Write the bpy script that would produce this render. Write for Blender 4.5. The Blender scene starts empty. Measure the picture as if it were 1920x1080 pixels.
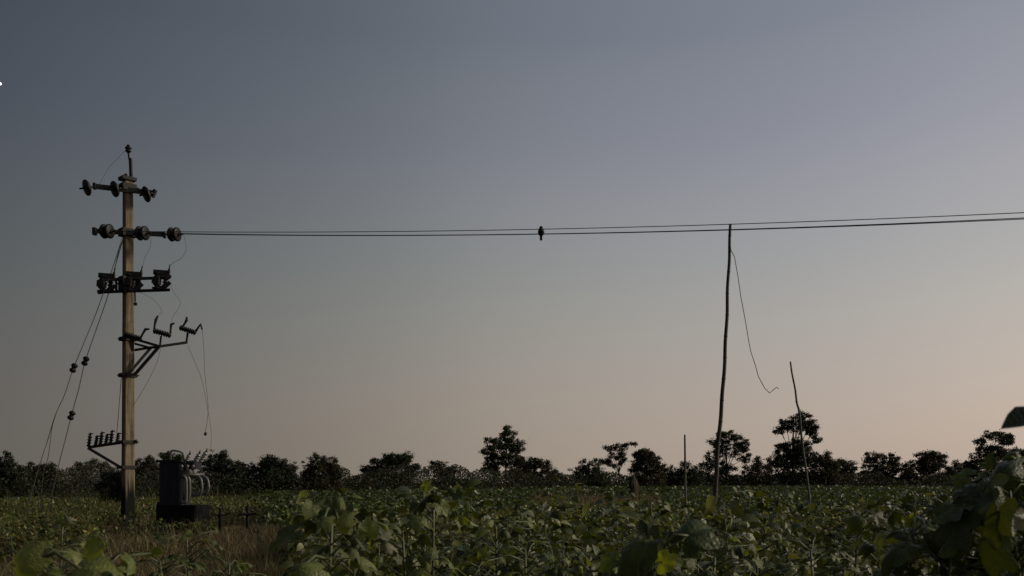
import bpy, math, random
import numpy as np
from mathutils import Vector, Matrix, Euler

random.seed(7)
RNG = np.random.default_rng(11)
SC = bpy.context.scene
COL = SC.collection
PI = math.pi

# ------------------------------------------------------------------ camera
FPX, CX, HY, EYE = 1800.0, 960.0, 905.0, 1.07      # focal length in photo pixels, centre, horizon row, eye height
cam = bpy.data.cameras.new('camera')
cam_ob = bpy.data.objects.new('camera', cam)
COL.objects.link(cam_ob)
SC.camera = cam_ob
cam.sensor_width = 36.0
cam.lens = FPX / 1920 * 36
cam.shift_y = (HY - 540) / 1920
cam.clip_start = 0.05
cam.clip_end = 6000
cam.dof.use_dof = True
cam.dof.focus_distance = 19.0
cam.dof.aperture_fstop = 13.0
cam_ob.location = (0, 0, EYE)
cam_ob.rotation_euler = (PI / 2, 0, 0)

# ------------------------------------------------------------------ dusk sky
SUN_AZ = 84.0            # degrees clockwise from the viewing direction: the glow is off to the right
world = bpy.data.worlds.new('World')
SC.world = world
world.use_nodes = True
wn, wl = world.node_tree.nodes, world.node_tree.links
bg = wn['Background']
sky = wn.new('ShaderNodeTexSky')
sky.sky_type = 'NISHITA'
sky.sun_disc = False
sky.sun_elevation = math.radians(-3.0)
sky.sun_rotation = math.radians(SUN_AZ)
tc = wn.new('ShaderNodeTexCoord')
sep = wn.new('ShaderNodeSeparateXYZ')
wl.new(tc.outputs['Generated'], sep.inputs[0])
# twilight colour by elevation
rz = wn.new('ShaderNodeValToRGB')
rz.color_ramp.interpolation = 'CARDINAL'
STOPS = [(0.0, (.288, .243, .198)), (0.10, (.282, .256, .226)), (0.20, (.234, .240, .232)), (0.31, (.182, .194, .219)), (0.42, (.134, .152, .182)),
         (1.0, (.085, .105, .150))]
e = rz.color_ramp.elements
while len(e) < len(STOPS):
    e.new(0.5)
for el, (p, c) in zip(e, STOPS):
    el.position = p
    el.color = (*c, 1)
wl.new(sep.outputs['Z'], rz.inputs[0])
# brighter towards the place where the sun went down
dot = wn.new('ShaderNodeVectorMath')
dot.operation = 'DOT_PRODUCT'
dot.inputs[1].default_value = (math.sin(math.radians(SUN_AZ)), math.cos(math.radians(SUN_AZ)), 0)
wl.new(tc.outputs['Generated'], dot.inputs[0])
mr = wn.new('ShaderNodeMapRange')
mr.inputs['From Min'].default_value = -1
mr.inputs['From Max'].default_value = 1
zk = wn.new('ShaderNodeMath')
zk.operation = 'MULTIPLY_ADD'
zk.inputs[1].default_value = 0.62
zk.inputs[2].default_value = 0.97
wl.new(sep.outputs['Z'], zk.inputs[0])
az = wn.new('ShaderNodeMath')
az.operation = 'MULTIPLY'
wl.new(dot.outputs['Value'], az.inputs[0])
wl.new(zk.outputs[0], az.inputs[1])
wl.new(az.outputs[0], mr.inputs['Value'])
ra = wn.new('ShaderNodeValToRGB')
ra.color_ramp.interpolation = 'CARDINAL'
ASTOPS = [(0.0, (.24, .27, .29)), (0.29, (.405, .44, .475)), (0.52, (1, 1, 1)), (0.76, (1.68, 1.60, 1.60)), (1.0, (2.3, 2.1, 1.9))]
e = ra.color_ramp.elements
while len(e) < len(ASTOPS):
    e.new(0.5)
for el, (p, c) in zip(e, ASTOPS):
    el.position = p
    el.color = (*[v / 2.5 for v in c], 1)
wl.new(mr.outputs[0], ra.inputs[0])
mul = wn.new('ShaderNodeMix')
mul.data_type = 'RGBA'
mul.blend_type = 'MULTIPLY'
mul.inputs[0].default_value = 1
wl.new(rz.outputs[0], mul.inputs[6])
wl.new(ra.outputs[0], mul.inputs[7])
sc25 = wn.new('ShaderNodeVectorMath')
sc25.operation = 'SCALE'
sc25.inputs['Scale'].default_value = 2.5
wl.new(mul.outputs[2], sc25.inputs[0])
nis = wn.new('ShaderNodeVectorMath')
nis.operation = 'SCALE'
nis.inputs['Scale'].default_value = 0.10
wl.new(sky.outputs[0], nis.inputs[0])
addv = wn.new('ShaderNodeVectorMath')
addv.operation = 'ADD'
wl.new(sc25.outputs[0], addv.inputs[0])
wl.new(nis.outputs[0], addv.inputs[1])
wl.new(addv.outputs[0], bg.inputs['Color'])
bg.inputs['Strength'].default_value = 1.0

# the last afterglow from the right
sun = bpy.data.lights.new('sun', 'SUN')
sun.energy = 2.1
sun.angle = math.radians(14)
sun.color = (1.0, 0.88, 0.70)
sun_ob = bpy.data.objects.new('sun', sun)
COL.objects.link(sun_ob)
sd = Vector((math.sin(math.radians(84)), math.cos(math.radians(84)), math.tan(math.radians(24))))
sun_ob.rotation_euler = sd.to_track_quat('Z', 'Y').to_euler()

SC.view_settings.view_transform = 'Standard'
SC.view_settings.look = 'None'
SC.view_settings.gamma = 1
SC.view_settings.exposure = 0
SC.view_settings.use_curve_mapping = False
SC.cycles.max_bounces = 6
SC.cycles.transparent_max_bounces = 8


# ------------------------------------------------------------------ helpers
def L(px, py, d):
    """point seen at photo pixel (px, py) standing d metres in front of the camera plane"""
    return Vector(((px - CX) / FPX * d, d, EYE + (HY - py) / FPX * d))


def ground(px, d):
    return Vector(((px - CX) / FPX * d, d, 0))


def frame(axis):
    a = Vector(axis).normalized()
    u = a.cross(Vector((0, 0, 1)))
    if u.length < 1e-4:
        u = Vector((1, 0, 0))
    u.normalize()
    return a, u, u.cross(a)


class MB:
    def __init__(s):
        s.v, s.f = [], []

    def add(s, vs, fs):
        n = len(s.v)
        s.v += [Vector(p) for p in vs]
        s.f += [tuple(i + n for i in f) for f in fs]

    def box(s, c, size, m=None, b=0.0):
        """box with optional chamfered vertical edges"""
        x, y, z = [q / 2 for q in size]
        if b:
            ring = [(-x + b, -y), (x - b, -y), (x, -y + b), (x, y - b), (x - b, y), (-x + b, y), (-x, y - b), (-x, -y + b)]
        else:
            ring = [(-x, -y), (x, -y), (x, y), (-x, y)]
        n = len(ring)
        vs = [Vector((p, q, -z)) for p, q in ring] + [Vector((p, q, z)) for p, q in ring]
        if m is not None:
            vs = [m @ p for p in vs]
        vs = [p + Vector(c) for p in vs]
        fs = [(i, (i + 1) % n, n + (i + 1) % n, n + i) for i in range(n)] + [tuple(range(n - 1, -1, -1)), tuple(range(n, 2 * n))]
        s.add(vs, fs)

    def bar(s, p0, p1, w, h):
        """rectangular bar between two points"""
        p0, p1 = Vector(p0), Vector(p1)
        a, u, w2 = frame(p1 - p0)
        m = Matrix((a, u, w2)).transposed()
        s.box((p0 + p1) / 2, ((p1 - p0).length, w, h), m)

    def angle(s, p0, p1, w, t=0.008):
        """L-section rolled steel between two points"""
        p0, p1 = Vector(p0), Vector(p1)
        a, u, v = frame(p1 - p0)
        ring = [(0, 0), (w, 0), (w, t), (t, t), (t, w), (0, w)]
        vs = []
        for p in (p0, p1):
            vs += [p + u * (x - w / 2) + v * (y - w / 2) for x, y in ring]
        fs = [(i, (i + 1) % 6, 6 + (i + 1) % 6, 6 + i) for i in range(6)] + [(5, 4, 3, 2, 1, 0), (6, 7, 8, 9, 10, 11)]
        s.add(vs, fs)

    def tube(s, pts, r, n=8, cap=True):
        pts = [Vector(p) for p in pts]
        rs = r if isinstance(r, (list, tuple)) else [r] * len(pts)
        base = len(s.v)
        prev = None
        for i, p in enumerate(pts):
            d = (pts[min(i + 1, len(pts) - 1)] - pts[max(i - 1, 0)])
            if d.length < 1e-9:
                d = Vector((0, 0, 1))
            d.normalize()
            if prev is None:
                _, u, _ = frame(d)
            else:
                u = prev - d * prev.dot(d)
                u.normalize()
            prev = u
            w = d.cross(u)
            for k in range(n):
                t = 2 * PI * k / n
                s.v.append(p + (u * math.cos(t) + w * math.sin(t)) * rs[i])
        for i in range(len(pts) - 1):
            for k in range(n):
                a = base + i * n + k
                b = base + i * n + (k + 1) % n
                s.f.append((a, b, b + n, a + n))
        if cap:
            s.f.append(tuple(base + k for k in range(n - 1, -1, -1)))
            e0 = base + (len(pts) - 1) * n
            s.f.append(tuple(e0 + k for k in range(n)))

    def lathe(s, p0, axis, prof, n=14):
        """prof: (distance along axis, radius)"""
        a, u, w = frame(axis)
        base = len(s.v)
        for t, r in prof:
            for k in range(n):
                q = 2 * PI * k / n
                s.v.append(Vector(p0) + a * t + (u * math.cos(q) + w * math.sin(q)) * max(r, 1e-4))
        for i in range(len(prof) - 1):
            for k in range(n):
                b0 = base + i * n + k
                b1 = base + i * n + (k + 1) % n
                s.f.append((b0, b1, b1 + n, b0 + n))
        s.f.append(tuple(base + k for k in range(n - 1, -1, -1)))
        e0 = base + (len(prof) - 1) * n
        s.f.append(tuple(e0 + k for k in range(n)))

    def build(s, name, mat, parent=None, smooth=False, off=None):
        o0 = off if off is not None else root_of(parent)
        me = bpy.data.meshes.new(name)
        me.from_pydata([tuple(p - o0) for p in s.v], [], s.f)
        me.materials.append(mat)
        if smooth:
            me.polygons.foreach_set('use_smooth', [True] * len(me.polygons))
        me.update()
        ob = bpy.data.objects.new(name, me)
        COL.objects.link(ob)
        if parent is not None:
            ob.parent = parent
        else:
            ob.location = o0
        return ob


def root_of(o):
    v = Vector((0, 0, 0))
    while o is not None:
        v += o.location
        o = o.parent
    return v


def tag(o, label, cat, group=None):
    o['label'] = label
    o['category'] = cat
    if group:
        o['group'] = group
    return o


def thing(name, label, cat, loc, group=None):
    o = bpy.data.objects.new(name, None)
    o.empty_display_size = 0.1
    COL.objects.link(o)
    o.location = loc
    return tag(o, label, cat, group)


def smooth_path(pts, n=6):
    """Catmull-Rom through 3-D points"""
    P = [Vector(p) for p in pts]
    P = [P[0] * 2 - P[1]] + P + [P[-1] * 2 - P[-2]]
    out = []
    for i in range(1, len(P) - 2):
        for k in range(n):
            t = k / n
            a, b, c, d = P[i - 1], P[i], P[i + 1], P[i + 2]
            out.append(0.5 * ((2 * b) + (c - a) * t + (2 * a - 5 * b + 4 * c - d) * t * t + (3 * b - a - 3 * c + d) * t ** 3))
    out.append(P[-2])
    return out


# ------------------------------------------------------------------ materials
def mat(name, col, rough=0.6, metal=0.0, var=0.25, scale=6.0, bump=0.0, spec=0.5, detail=4):
    m = bpy.data.materials.new(name)
    m.use_nodes = True
    n, l = m.node_tree.nodes, m.node_tree.links
    b = n['Principled BSDF']
    b.inputs['Roughness'].default_value = rough
    b.inputs['Metallic'].default_value = metal
    b.inputs['Specular IOR Level'].default_value = spec
    t = n.new('ShaderNodeTexCoord')
    nz = n.new('ShaderNodeTexNoise')
    nz.inputs['Scale'].default_value = scale
    nz.inputs['Detail'].default_value = detail
    l.new(t.outputs['Object'], nz.inputs['Vector'])
    r = n.new('ShaderNodeValToRGB')
    lo = [max(0, c * (1 - var)) for c in col]
    hi = [c * (1 + var) for c in col]
    r.color_ramp.elements[0].position = 0.3
    r.color_ramp.elements[0].color = (*lo, 1)
    r.color_ramp.elements[1].position = 0.7
    r.color_ramp.elements[1].color = (*hi, 1)
    l.new(nz.outputs['Fac'], r.inputs[0])
    l.new(r.outputs[0], b.inputs['Base Color'])
    if bump:
        bp = n.new('ShaderNodeBump')
        bp.inputs['Strength'].default_value = bump
        bp.inputs['Distance'].default_value = 0.01
        l.new(nz.outputs['Fac'], bp.inputs['Height'])
        l.new(bp.outputs[0], b.inputs['Normal'])
    return m


def leaf_mat(name, stops, source='random', rough=0.42, trans=0.3, spec=0.5):
    """stops: list of colours spread over 0..1, picked by object random or by the mesh attribute"""
    m = bpy.data.materials.new(name)
    m.use_nodes = True
    n, l = m.node_tree.nodes, m.node_tree.links
    b = n['Principled BSDF']
    out = n['Material Output']
    r = n.new('ShaderNodeValToRGB')
    el = r.color_ramp.elements
    while len(el) < len(stops):
        el.new(0.5)
    for i, c in enumerate(stops):
        el[i].position = i / max(1, len(stops) - 1)
        el[i].color = (*c, 1)
    if source == 'random':
        oi = n.new('ShaderNodeObjectInfo')
        l.new(oi.outputs['Random'], r.inputs[0])
        src = r.outputs[0]
    else:
        at = n.new('ShaderNodeAttribute')
        at.attribute_name = 'Col'
        src = at.outputs['Color']
    tcn = n.new('ShaderNodeTexCoord')
    nz = n.new('ShaderNodeTexNoise')
    nz.inputs['Scale'].default_value = 30 if source != 'random' else 5
    l.new(tcn.outputs['Object'], nz.inputs['Vector'])
    mrn = n.new('ShaderNodeMapRange')
    mrn.inputs['To Min'].default_value = 0.7
    mrn.inputs['To Max'].default_value = 1.3
    l.new(nz.outputs['Fac'], mrn.inputs['Value'])
    sc = n.new('ShaderNodeVectorMath')
    sc.operation = 'SCALE'
    l.new(src, sc.inputs[0])
    l.new(mrn.outputs[0], sc.inputs['Scale'])
    l.new(sc.outputs[0], b.inputs['Base Color'])
    if source == 'random':
        # fine netted veins
        vo = n.new('ShaderNodeTexVoronoi')
        vo.feature = 'DISTANCE_TO_EDGE'
        vo.inputs['Scale'].default_value = 7
        l.new(tcn.outputs['Object'], vo.inputs['Vector'])
        bp = n.new('ShaderNodeBump')
        bp.inputs['Strength'].default_value = .25
        bp.inputs['Distance'].default_value = .015
        l.new(vo.outputs['Distance'], bp.inputs['Height'])
        l.new(bp.outputs[0], b.inputs['Normal'])
    b.inputs['Roughness'].default_value = rough
    b.inputs['Specular IOR Level'].default_value = spec
    tr = n.new('ShaderNodeBsdfTranslucent')
    tint = n.new('ShaderNodeVectorMath')
    tint.operation = 'MULTIPLY'
    tint.inputs[1].default_value = (1.5, 1.5, 0.6)
    l.new(sc.outputs[0], tint.inputs[0])
    l.new(tint.outputs[0], tr.inputs['Color'])
    mx = n.new('ShaderNodeMixShader')
    mx.inputs[0].default_value = trans
    l.new(b.outputs[0], mx.inputs[1])
    l.new(tr.outputs[0], mx.inputs[2])
    l.new(mx.outputs[0], out.inputs['Surface'])
    return m


M = {
    'soil': mat('soil', (.045, .032, .021), .95, var=.45, scale=.9, bump=.6, spec=.1, detail=8),
    'concrete': mat('concrete', (.20, .16, .11), .85, var=.16, scale=7, bump=.25, spec=.25, detail=6),
    'near_black': mat('near_black', (.018, .018, .017), .7, var=.4, scale=9, bump=.3, spec=.2),
    'steel': mat('steel', (.022, .02, .017), .65, .2, var=.35, scale=14, spec=.35),
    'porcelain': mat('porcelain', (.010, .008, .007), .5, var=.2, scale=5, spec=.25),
    'wire': mat('wire', (.045, .045, .045), .6, .2, var=.1),
    'guy': mat('guy_strand', (.10, .10, .10), .5, .5, var=.2),
    'tank': mat('tank_paint', (.013, .014, .019), .6, var=.35, scale=5, spec=.3),
    'radiator': mat('radiator_paint', (.095, .095, .088), .42, var=.12, scale=6),
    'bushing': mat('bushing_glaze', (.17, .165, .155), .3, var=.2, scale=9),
    'plinth': mat('plinth_stone', (.008, .008, .008), .95, var=.5, scale=5, bump=.7, spec=.05),
    'bamboo': mat('bamboo', (.05, .039, .026), .6, var=.5, scale=4, spec=.3),
    'greybamboo': mat('weathered_bamboo', (.085, .08, .06), .65, var=.35, scale=4, spec=.3),
    'stake': mat('stake_wood', (.009, .008, .006), .9, var=.4, scale=8),
    'stump': mat('stump_wood', (.055, .043, .03), .9, var=.35, scale=5, bump=.6, spec=.1),
    'bark': mat('bark', (.035, .028, .02), .95, var=.4, scale=2, bump=.4, spec=.1),
    'stem': mat('green_stem', (.085, .095, .032), .5, var=.25, scale=20),
    'feather': mat('feather', (.012, .012, .014), .55, var=.3, scale=60, spec=.3),
    'beak': mat('beak', (.03, .026, .02), .4),
}
def concrete_pole():
    m = mat('pole_concrete', (.21, .168, .112), .9, var=.16, scale=7, bump=.25, spec=.08, detail=6)
    n, l = m.node_tree.nodes, m.node_tree.links
    b = n['Principled BSDF']
    old = b.inputs['Base Color'].links[0].from_socket
    t = n.new('ShaderNodeTexCoord')
    sp = n.new('ShaderNodeSeparateXYZ')
    l.new(t.outputs['Object'], sp.inputs[0])
    # rain streaks: noise stretched along the pole
    mp = n.new('ShaderNodeMapping')
    mp.inputs['Scale'].default_value = (16, 16, .7)
    l.new(t.outputs['Object'], mp.inputs[0])
    nz = n.new('ShaderNodeTexNoise')
    nz.inputs['Scale'].default_value = 1.6
    nz.inputs['Detail'].default_value = 5
    l.new(mp.outputs[0], nz.inputs['Vector'])
    st = n.new('ShaderNodeMapRange')
    st.inputs['From Min'].default_value = .35
    st.inputs['From Max'].default_value = .65
    st.inputs['To Min'].default_value = .55
    st.inputs['To Max'].default_value = 1.15
    l.new(nz.outputs['Fac'], st.inputs['Value'])
    sc = n.new('ShaderNodeVectorMath')
    sc.operation = 'SCALE'
    l.new(old, sc.inputs[0])
    l.new(st.outputs[0], sc.inputs['Scale'])
    # much darker colour towards the foot, with a ragged edge
    ad = n.new('ShaderNodeMath')
    ad.operation = 'MULTIPLY_ADD'
    ad.inputs[1].default_value = .9
    l.new(nz.outputs['Fac'], ad.inputs[0])
    l.new(sp.outputs['Z'], ad.inputs[2])
    mr2 = n.new('ShaderNodeMapRange')
    mr2.interpolation_type = 'SMOOTHSTEP'
    mr2.inputs['From Min'].default_value = 1.28
    mr2.inputs['From Max'].default_value = 1.62
    l.new(ad.outputs[0], mr2.inputs['Value'])
    mx = n.new('ShaderNodeMix')
    mx.data_type = 'RGBA'
    mx.inputs[6].default_value = (.013, .015, .011, 1)
    l.new(mr2.outputs[0], mx.inputs[0])
    l.new(sc.outputs[0], mx.inputs[7])
    l.new(mx.outputs[2], b.inputs['Base Color'])
    return m


M['pole'] = concrete_pole()
M['crop_leaf'] = leaf_mat('crop_leaf', [(.018, .026, .006), (.055, .066, .012), (.115, .122, .022), (.035, .044, .010), (.15, .16, .035), (.27, .27, .13)],
                          rough=.40, trans=.2, spec=.4)
M['cotton_leaf'] = leaf_mat('cotton_leaf', [(.022, .034, .007), (.08, .096, .016), (.04, .056, .011), (.12, .135, .026)], rough=.48, trans=.14, spec=.3)
M['cotton_bright'] = leaf_mat('cotton_leaf_bright', [(.12, .15, .024), (.15, .175, .035), (.20, .215, .06)], rough=.45, trans=.35)
M['cotton_yellow'] = leaf_mat('cotton_leaf_yellow', [(.22, .23, .02), (.20, .22, .025)], rough=.5, trans=.5)
M['cotton_pale'] = leaf_mat('cotton_leaf_pale', [(.20, .19, .10), (.17, .165, .09)], rough=.5, trans=.3)
M['field_leaf'] = leaf_mat('field_leaf', [(1, 1, 1)], 'attr', rough=.46, trans=.2, spec=.35)
M['grass'] = leaf_mat('dry_grass', [(1, 1, 1)], 'attr', rough=.7, trans=.2, spec=.2)
M['tree_leaf'] = leaf_mat('tree_leaf', [(1, 1, 1)], 'attr', rough=.6, trans=.15, spec=.25)
ms = bpy.data.materials.new('star_glow')
ms.use_nodes = True
for nd in list(ms.node_tree.nodes):
    if nd.type == 'BSDF_PRINCIPLED':
        nd.inputs['Emission Color'].default_value = (.92, .96, 1, 1)
        nd.inputs['Emission Strength'].default_value = 3.0
        nd.inputs['Base Color'].default_value = (0, 0, 0, 1)


# ------------------------------------------------------------------ mass leaves (numpy)
def rot_frames(yaw, pitch, roll):
    cy, sy, cp, sp, cr, sr = np.cos(yaw), np.sin(yaw), np.cos(pitch), np.sin(pitch), np.cos(roll), np.sin(roll)
    fwd = np.stack([cy * cp, sy * cp, sp], 1)
    side0 = np.stack([-sy, cy, np.zeros_like(yaw)], 1)
    up0 = np.cross(fwd, side0)
    side = side0 * cr[:, None] + up0 * sr[:, None]
    up = np.cross(fwd, side)
    return fwd, side, up


def mesh_np(name, V, F, C, material, parent=None, loc=(0, 0, 0)):
    me = bpy.data.meshes.new(name)
    nv, nf, k = len(V), len(F), F.shape[1]
    me.vertices.add(nv)
    me.vertices.foreach_set('co', (V - np.array(loc)).astype(np.float32).ravel())
    me.loops.add(nf * k)
    me.loops.foreach_set('vertex_index', F.astype(np.int32).ravel())
    me.polygons.add(nf)
    me.polygons.foreach_set('loop_start', np.arange(0, nf * k, k, dtype=np.int32))
    me.update(calc_edges=True)
    if C is not None:
        a = me.color_attributes.new('Col', 'FLOAT_COLOR', 'POINT')
        a.data.foreach_set('color', np.concatenate([C, np.ones((nv, 1))], 1).astype(np.float32).ravel())
    me.materials.append(material)
    o = bpy.data.objects.new(name, me)
    COL.objects.link(o)
    if parent is not None:
        o.parent = parent
    else:
        o.location = loc
    return o


def leaves_np(pos, length, width, col, pitch_m=-0.15, pitch_s=0.6, fold=0.25):
    n = len(pos)
    yaw = RNG.uniform(0, 2 * PI, n)
    pitch = RNG.normal(pitch_m, pitch_s, n)
    roll = RNG.normal(0, 0.45, n)
    f, s, u = rot_frames(yaw, pitch, roll)
    Ln, W = length[:, None], width[:, None]
    h = W * fold
    p0 = pos
    pm = pos + f * Ln * .45
    pl = pm - s * W * .5 + u * h
    pr = pm + s * W * .5 + u * h
    pt = pos + f * Ln - u * Ln * .12
    V = np.stack([p0, pl, pm, pr, pt], 1).reshape(-1, 3)
    b = (np.arange(n) * 5)[:, None]
    F = np.concatenate([b + [0, 2, 1], b + [0, 3, 2], b + [1, 2, 4], b + [2, 3, 4]], 0)
    return V, F, np.repeat(col, 5, 0)


def blades_np(pos, h, w, col, lean=0.5):
    n = len(pos)
    yaw = RNG.uniform(0, 2 * PI, n)
    tilt = np.abs(RNG.normal(0, lean, n))
    d = np.stack([np.cos(yaw) * np.sin(tilt), np.sin(yaw) * np.sin(tilt), np.cos(tilt)], 1)
    ya2 = RNG.uniform(0, 2 * PI, n)
    s = np.stack([np.cos(ya2), np.sin(ya2), np.zeros(n)], 1)
    H, W = h[:, None], w[:, None]
    bend = np.stack([np.cos(yaw), np.sin(yaw), -0.5 * np.ones(n)], 1) * H * RNG.uniform(.05, .4, n)[:, None]
    m = pos + d * H * .55
    V = np.stack([pos - s * W, pos + s * W, m + s * W * .7, m - s * W * .7, pos + d * H + bend], 1).reshape(-1, 3)
    b = (np.arange(n) * 5)[:, None]
    F = np.concatenate([b + [0, 1, 2], b + [0, 2, 3], b + [3, 2, 4]], 0)
    return V, F, np.repeat(col, 5, 0)


def cat(parts):
    Vs, Fs, Cs, n = [], [], [], 0
    for V, F, C in parts:
        Vs.append(V)
        Fs.append(F + n)
        Cs.append(C)
        n += len(V)
    return np.concatenate(Vs), np.concatenate(Fs), np.concatenate(Cs)


def tint(n, base, s=0.3):
    base = np.array(base)
    k = np.exp(RNG.normal(0, s, (n, 1)))
    hue = RNG.normal(0, .10, (n, 3))
    return np.clip(base * k * (1 + hue), .004, .6)


def vnoise(x, y, seed=0):
    """cheap smooth value noise"""
    def h(i, j):
        v = np.sin(i * 127.1 + j * 311.7 + seed * 74.7) * 43758.5453
        return v - np.floor(v)
    i, j = np.floor(x), np.floor(y)
    fx, fy = x - i, y - j
    fx, fy = fx * fx * (3 - 2 * fx), fy * fy * (3 - 2 * fy)
    return (h(i, j) * (1 - fx) + h(i + 1, j) * fx) * (1 - fy) + (h(i, j + 1) * (1 - fx) + h(i + 1, j + 1) * fx) * fy


# ------------------------------------------------------------------ ground
gb = MB()
N = 60
xs = [-2500, -900, -300] + [-120 + 4 * k for k in range(61)] + [300, 900, 2500]
ys = [-400, -60] + [-4 + 3 * k for k in range(62)] + [400, 1000, 4500]
for y in ys:
    for x in xs:
        z = 0.0
        if abs(x) < 125 and -5 < y < 185:
            z = -0.05 * float(vnoise(np.array(x / 5.0), np.array(y / 5.0), 3))
        gb.v.append(Vector((x, y, z)))
nx = len(xs)
for j in range(len(ys) - 1):
    for i in range(nx - 1):
        a = j * nx + i
        gb.f.append((a, a + 1, a + nx + 1, a + nx))
g = gb.build('ground', M['soil'], smooth=True)
g['kind'] = 'structure'


# ------------------------------------------------------------------ zones of the field
def px_of(X, D):
    return CX + X / D * FPX


def edge_of(p):
    """distance at which the field ends under the trees"""
    return np.interp(p, [-200, 100, 600, 900, 1060, 1250, 2100], [47, 47, 56, 80, 97, 132, 132])


def zone(X, D):
    """0 bare/dry grass, 1 bean crop, 2 olive weeds"""
    p = px_of(X, D)
    n1 = vnoise(X / 2.2, D / 2.2, 5)
    z = np.ones_like(X, dtype=int)
    edge = 560 + (n1 - .5) * 160 + np.clip(14 - D, -10, 10) * 4
    left = p < edge
    z[left] = 2
    dry = left & (p > 175 + (n1 - .5) * 120) & (D < 21 + n1 * 5)
    dry |= left & (D < 12) & (n1 > .35)
    z[dry] = 0
    strip = (D > 23) & (D < 60) & (p > 985 + (n1 - .5) * 60) & (p < 1245 + (n1 - .5) * 60)
    z[strip] = 0
    z[D > edge_of(p)] = 3
    return z


def wedge(n, d0, d1, margin=0.60):
    D = np.sqrt(RNG.uniform(d0 * d0, d1 * d1, n))
    X = RNG.uniform(-margin, margin, n) * D
    return X, D


def canopy(X, D):
    return (np.interp(D, [4, 11, 20, 30], [.60, .58, .46, .43]) + .34 * (vnoise(X / .42, D / .42, 7) - .5) * np.clip(1.5 - D / 60, .3, 1) + .14 * (vnoise(X / 1.3, D / 1.3, 8) - .5)
            + .16 * (vnoise(X / 4.5, D / 4.5, 9) - .5) + np.clip((D - 25) / 60, 0, .10))


FIELD, GRASS = [], []
for d0, d1, n, ls in [(11.2, 17, 62000, 1.0), (17, 28, 70000, 1.15), (28, 55, 75000, 1.7), (55, 135, 80000, 3.0)]:
    X, D = wedge(n, d0, d1, .58)
    z = zone(X, D)
    k = (z == 1) & ((vnoise(X / .75, D / .75, 71) > .28) | (D > 28))
    X1, D1 = X[k], D[k]
    Z = canopy(X1, D1) * (1 - RNG.uniform(0, 1, len(X1)) ** 1.6 * .7)
    lg = RNG.uniform(.065, .125, len(X1)) * ls
    patch = vnoise(X1 / 3, D1 / 3, 21)[:, None]
    c = tint(len(X1), (.084, .088, .020) if d0 < 17 else (.066, .084, .024), .6 if d0 < 28 else .18) * (.75 + .5 * patch) * (1.0 if d0 < 17 else .9)
    hl = RNG.uniform(0, 1, len(X1)) < (.13 if d0 < 17 else .08 if d0 < 28 else .015)  # scattered leaves get a pale highlight put into their colour
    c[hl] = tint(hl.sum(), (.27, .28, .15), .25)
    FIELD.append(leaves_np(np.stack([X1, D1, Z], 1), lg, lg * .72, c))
    k = (z == 2) | ((z == 0) & (px_of(X, D) < 385) & (RNG.uniform(0, 1, len(X)) < .5) & (vnoise(X / .8, D / .8, 61) * vnoise(X / 2.6, D / 2.6, 62) > .42))
    X2, D2 = X[k], D[k]
    Z = (.16 + .34 * vnoise(X2 / .7, D2 / .7, 31) * vnoise(X2 / 3, D2 / 3, 32) * np.clip(1.6 - D2 / 40, .5, 1.2) + .08) * (1 - RNG.uniform(0, 1, len(X2)) ** 2 * .8)
    lg = RNG.uniform(.05, .10, len(X2)) * ls
    patch = vnoise(X2 / 2.5, D2 / 2.5, 33)[:, None]
    c = tint(len(X2), (.098, .098, .030), .45) * (.6 + .8 * patch)
    FIELD.append(leaves_np(np.stack([X2, D2, Z], 1), lg, lg * .5, c, .3, .6))
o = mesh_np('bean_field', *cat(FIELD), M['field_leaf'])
o['kind'] = 'stuff'
tag(o, 'low green bean crop running back to the treeline', 'crop field')

for d0, d1, n, s in [(5.5, 12, 26000, 1.0), (12, 27, 52000, 1.25), (27, 60, 30000, 1.9)]:
    X, D = wedge(n * 3, d0, d1, .58)
    z = zone(X, D)
    k = (z == 0) | ((z == 2) & (RNG.uniform(0, 1, len(X)) < .14))
    X, D, zz = X[k][:n], D[k][:n], z[k][:n]
    clump = vnoise(X / .6, D / .6, 41)
    h = (.08 + .24 * clump ** 2 * 2) * np.where(D > 27, 1.5, 1) * RNG.uniform(.5, 1.3, len(X)) * np.where(zz == 2, 1.9, 1)
    pxs = px_of(X, D)
    h *= np.where((pxs > 385) & (pxs < 500) & (D > 16.5) & (D < 22), .45, 1)      # trodden round the stakes
    w = RNG.uniform(.003, .007, len(X)) * s
    patch = vnoise(X / 1.7, D / 1.7, 43)[:, None]
    c = tint(len(X), (.145, .110, .064), .4) * (1 - patch * .5) + tint(len(X), (.085, .088, .034), .3) * patch * .5
    c[zz == 2] = tint((zz == 2).sum(), (.075, .078, .03), .3)
    GRASS.append(blades_np(np.stack([X, D, np.zeros_like(X) - .03], 1), h, w, c, .6))
o = mesh_np('dry_grass', *cat(GRASS), M['grass'])
o['kind'] = 'stuff'
tag(o, 'short brown dry grass around the pole and in the clearing', 'grass')


# ------------------------------------------------------------------ leaf meshes shared by single plants
def ovate_leaf(name, fold, curl, mat_):
    rows = [(0, .02), (.18, .30), (.42, .38), (.68, .27), (.88, .11), (1.0, .0)]
    V, F = [], []
    for y, w in rows:
        zc = -curl * y * y
        V += [(-w, y, zc + fold * w), (0, y, zc), (w, y, zc + fold * w)]
    for i in range(len(rows) - 1):
        a = i * 3
        F += [(a, a + 1, a + 4, a + 3), (a + 1, a + 2, a + 5, a + 4)]
    me = bpy.data.meshes.new(name)
    me.from_pydata(V, [], F)
    me.materials.append(mat_)
    me.polygons.foreach_set('use_smooth', [True] * len(me.polygons))
    return me


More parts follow.
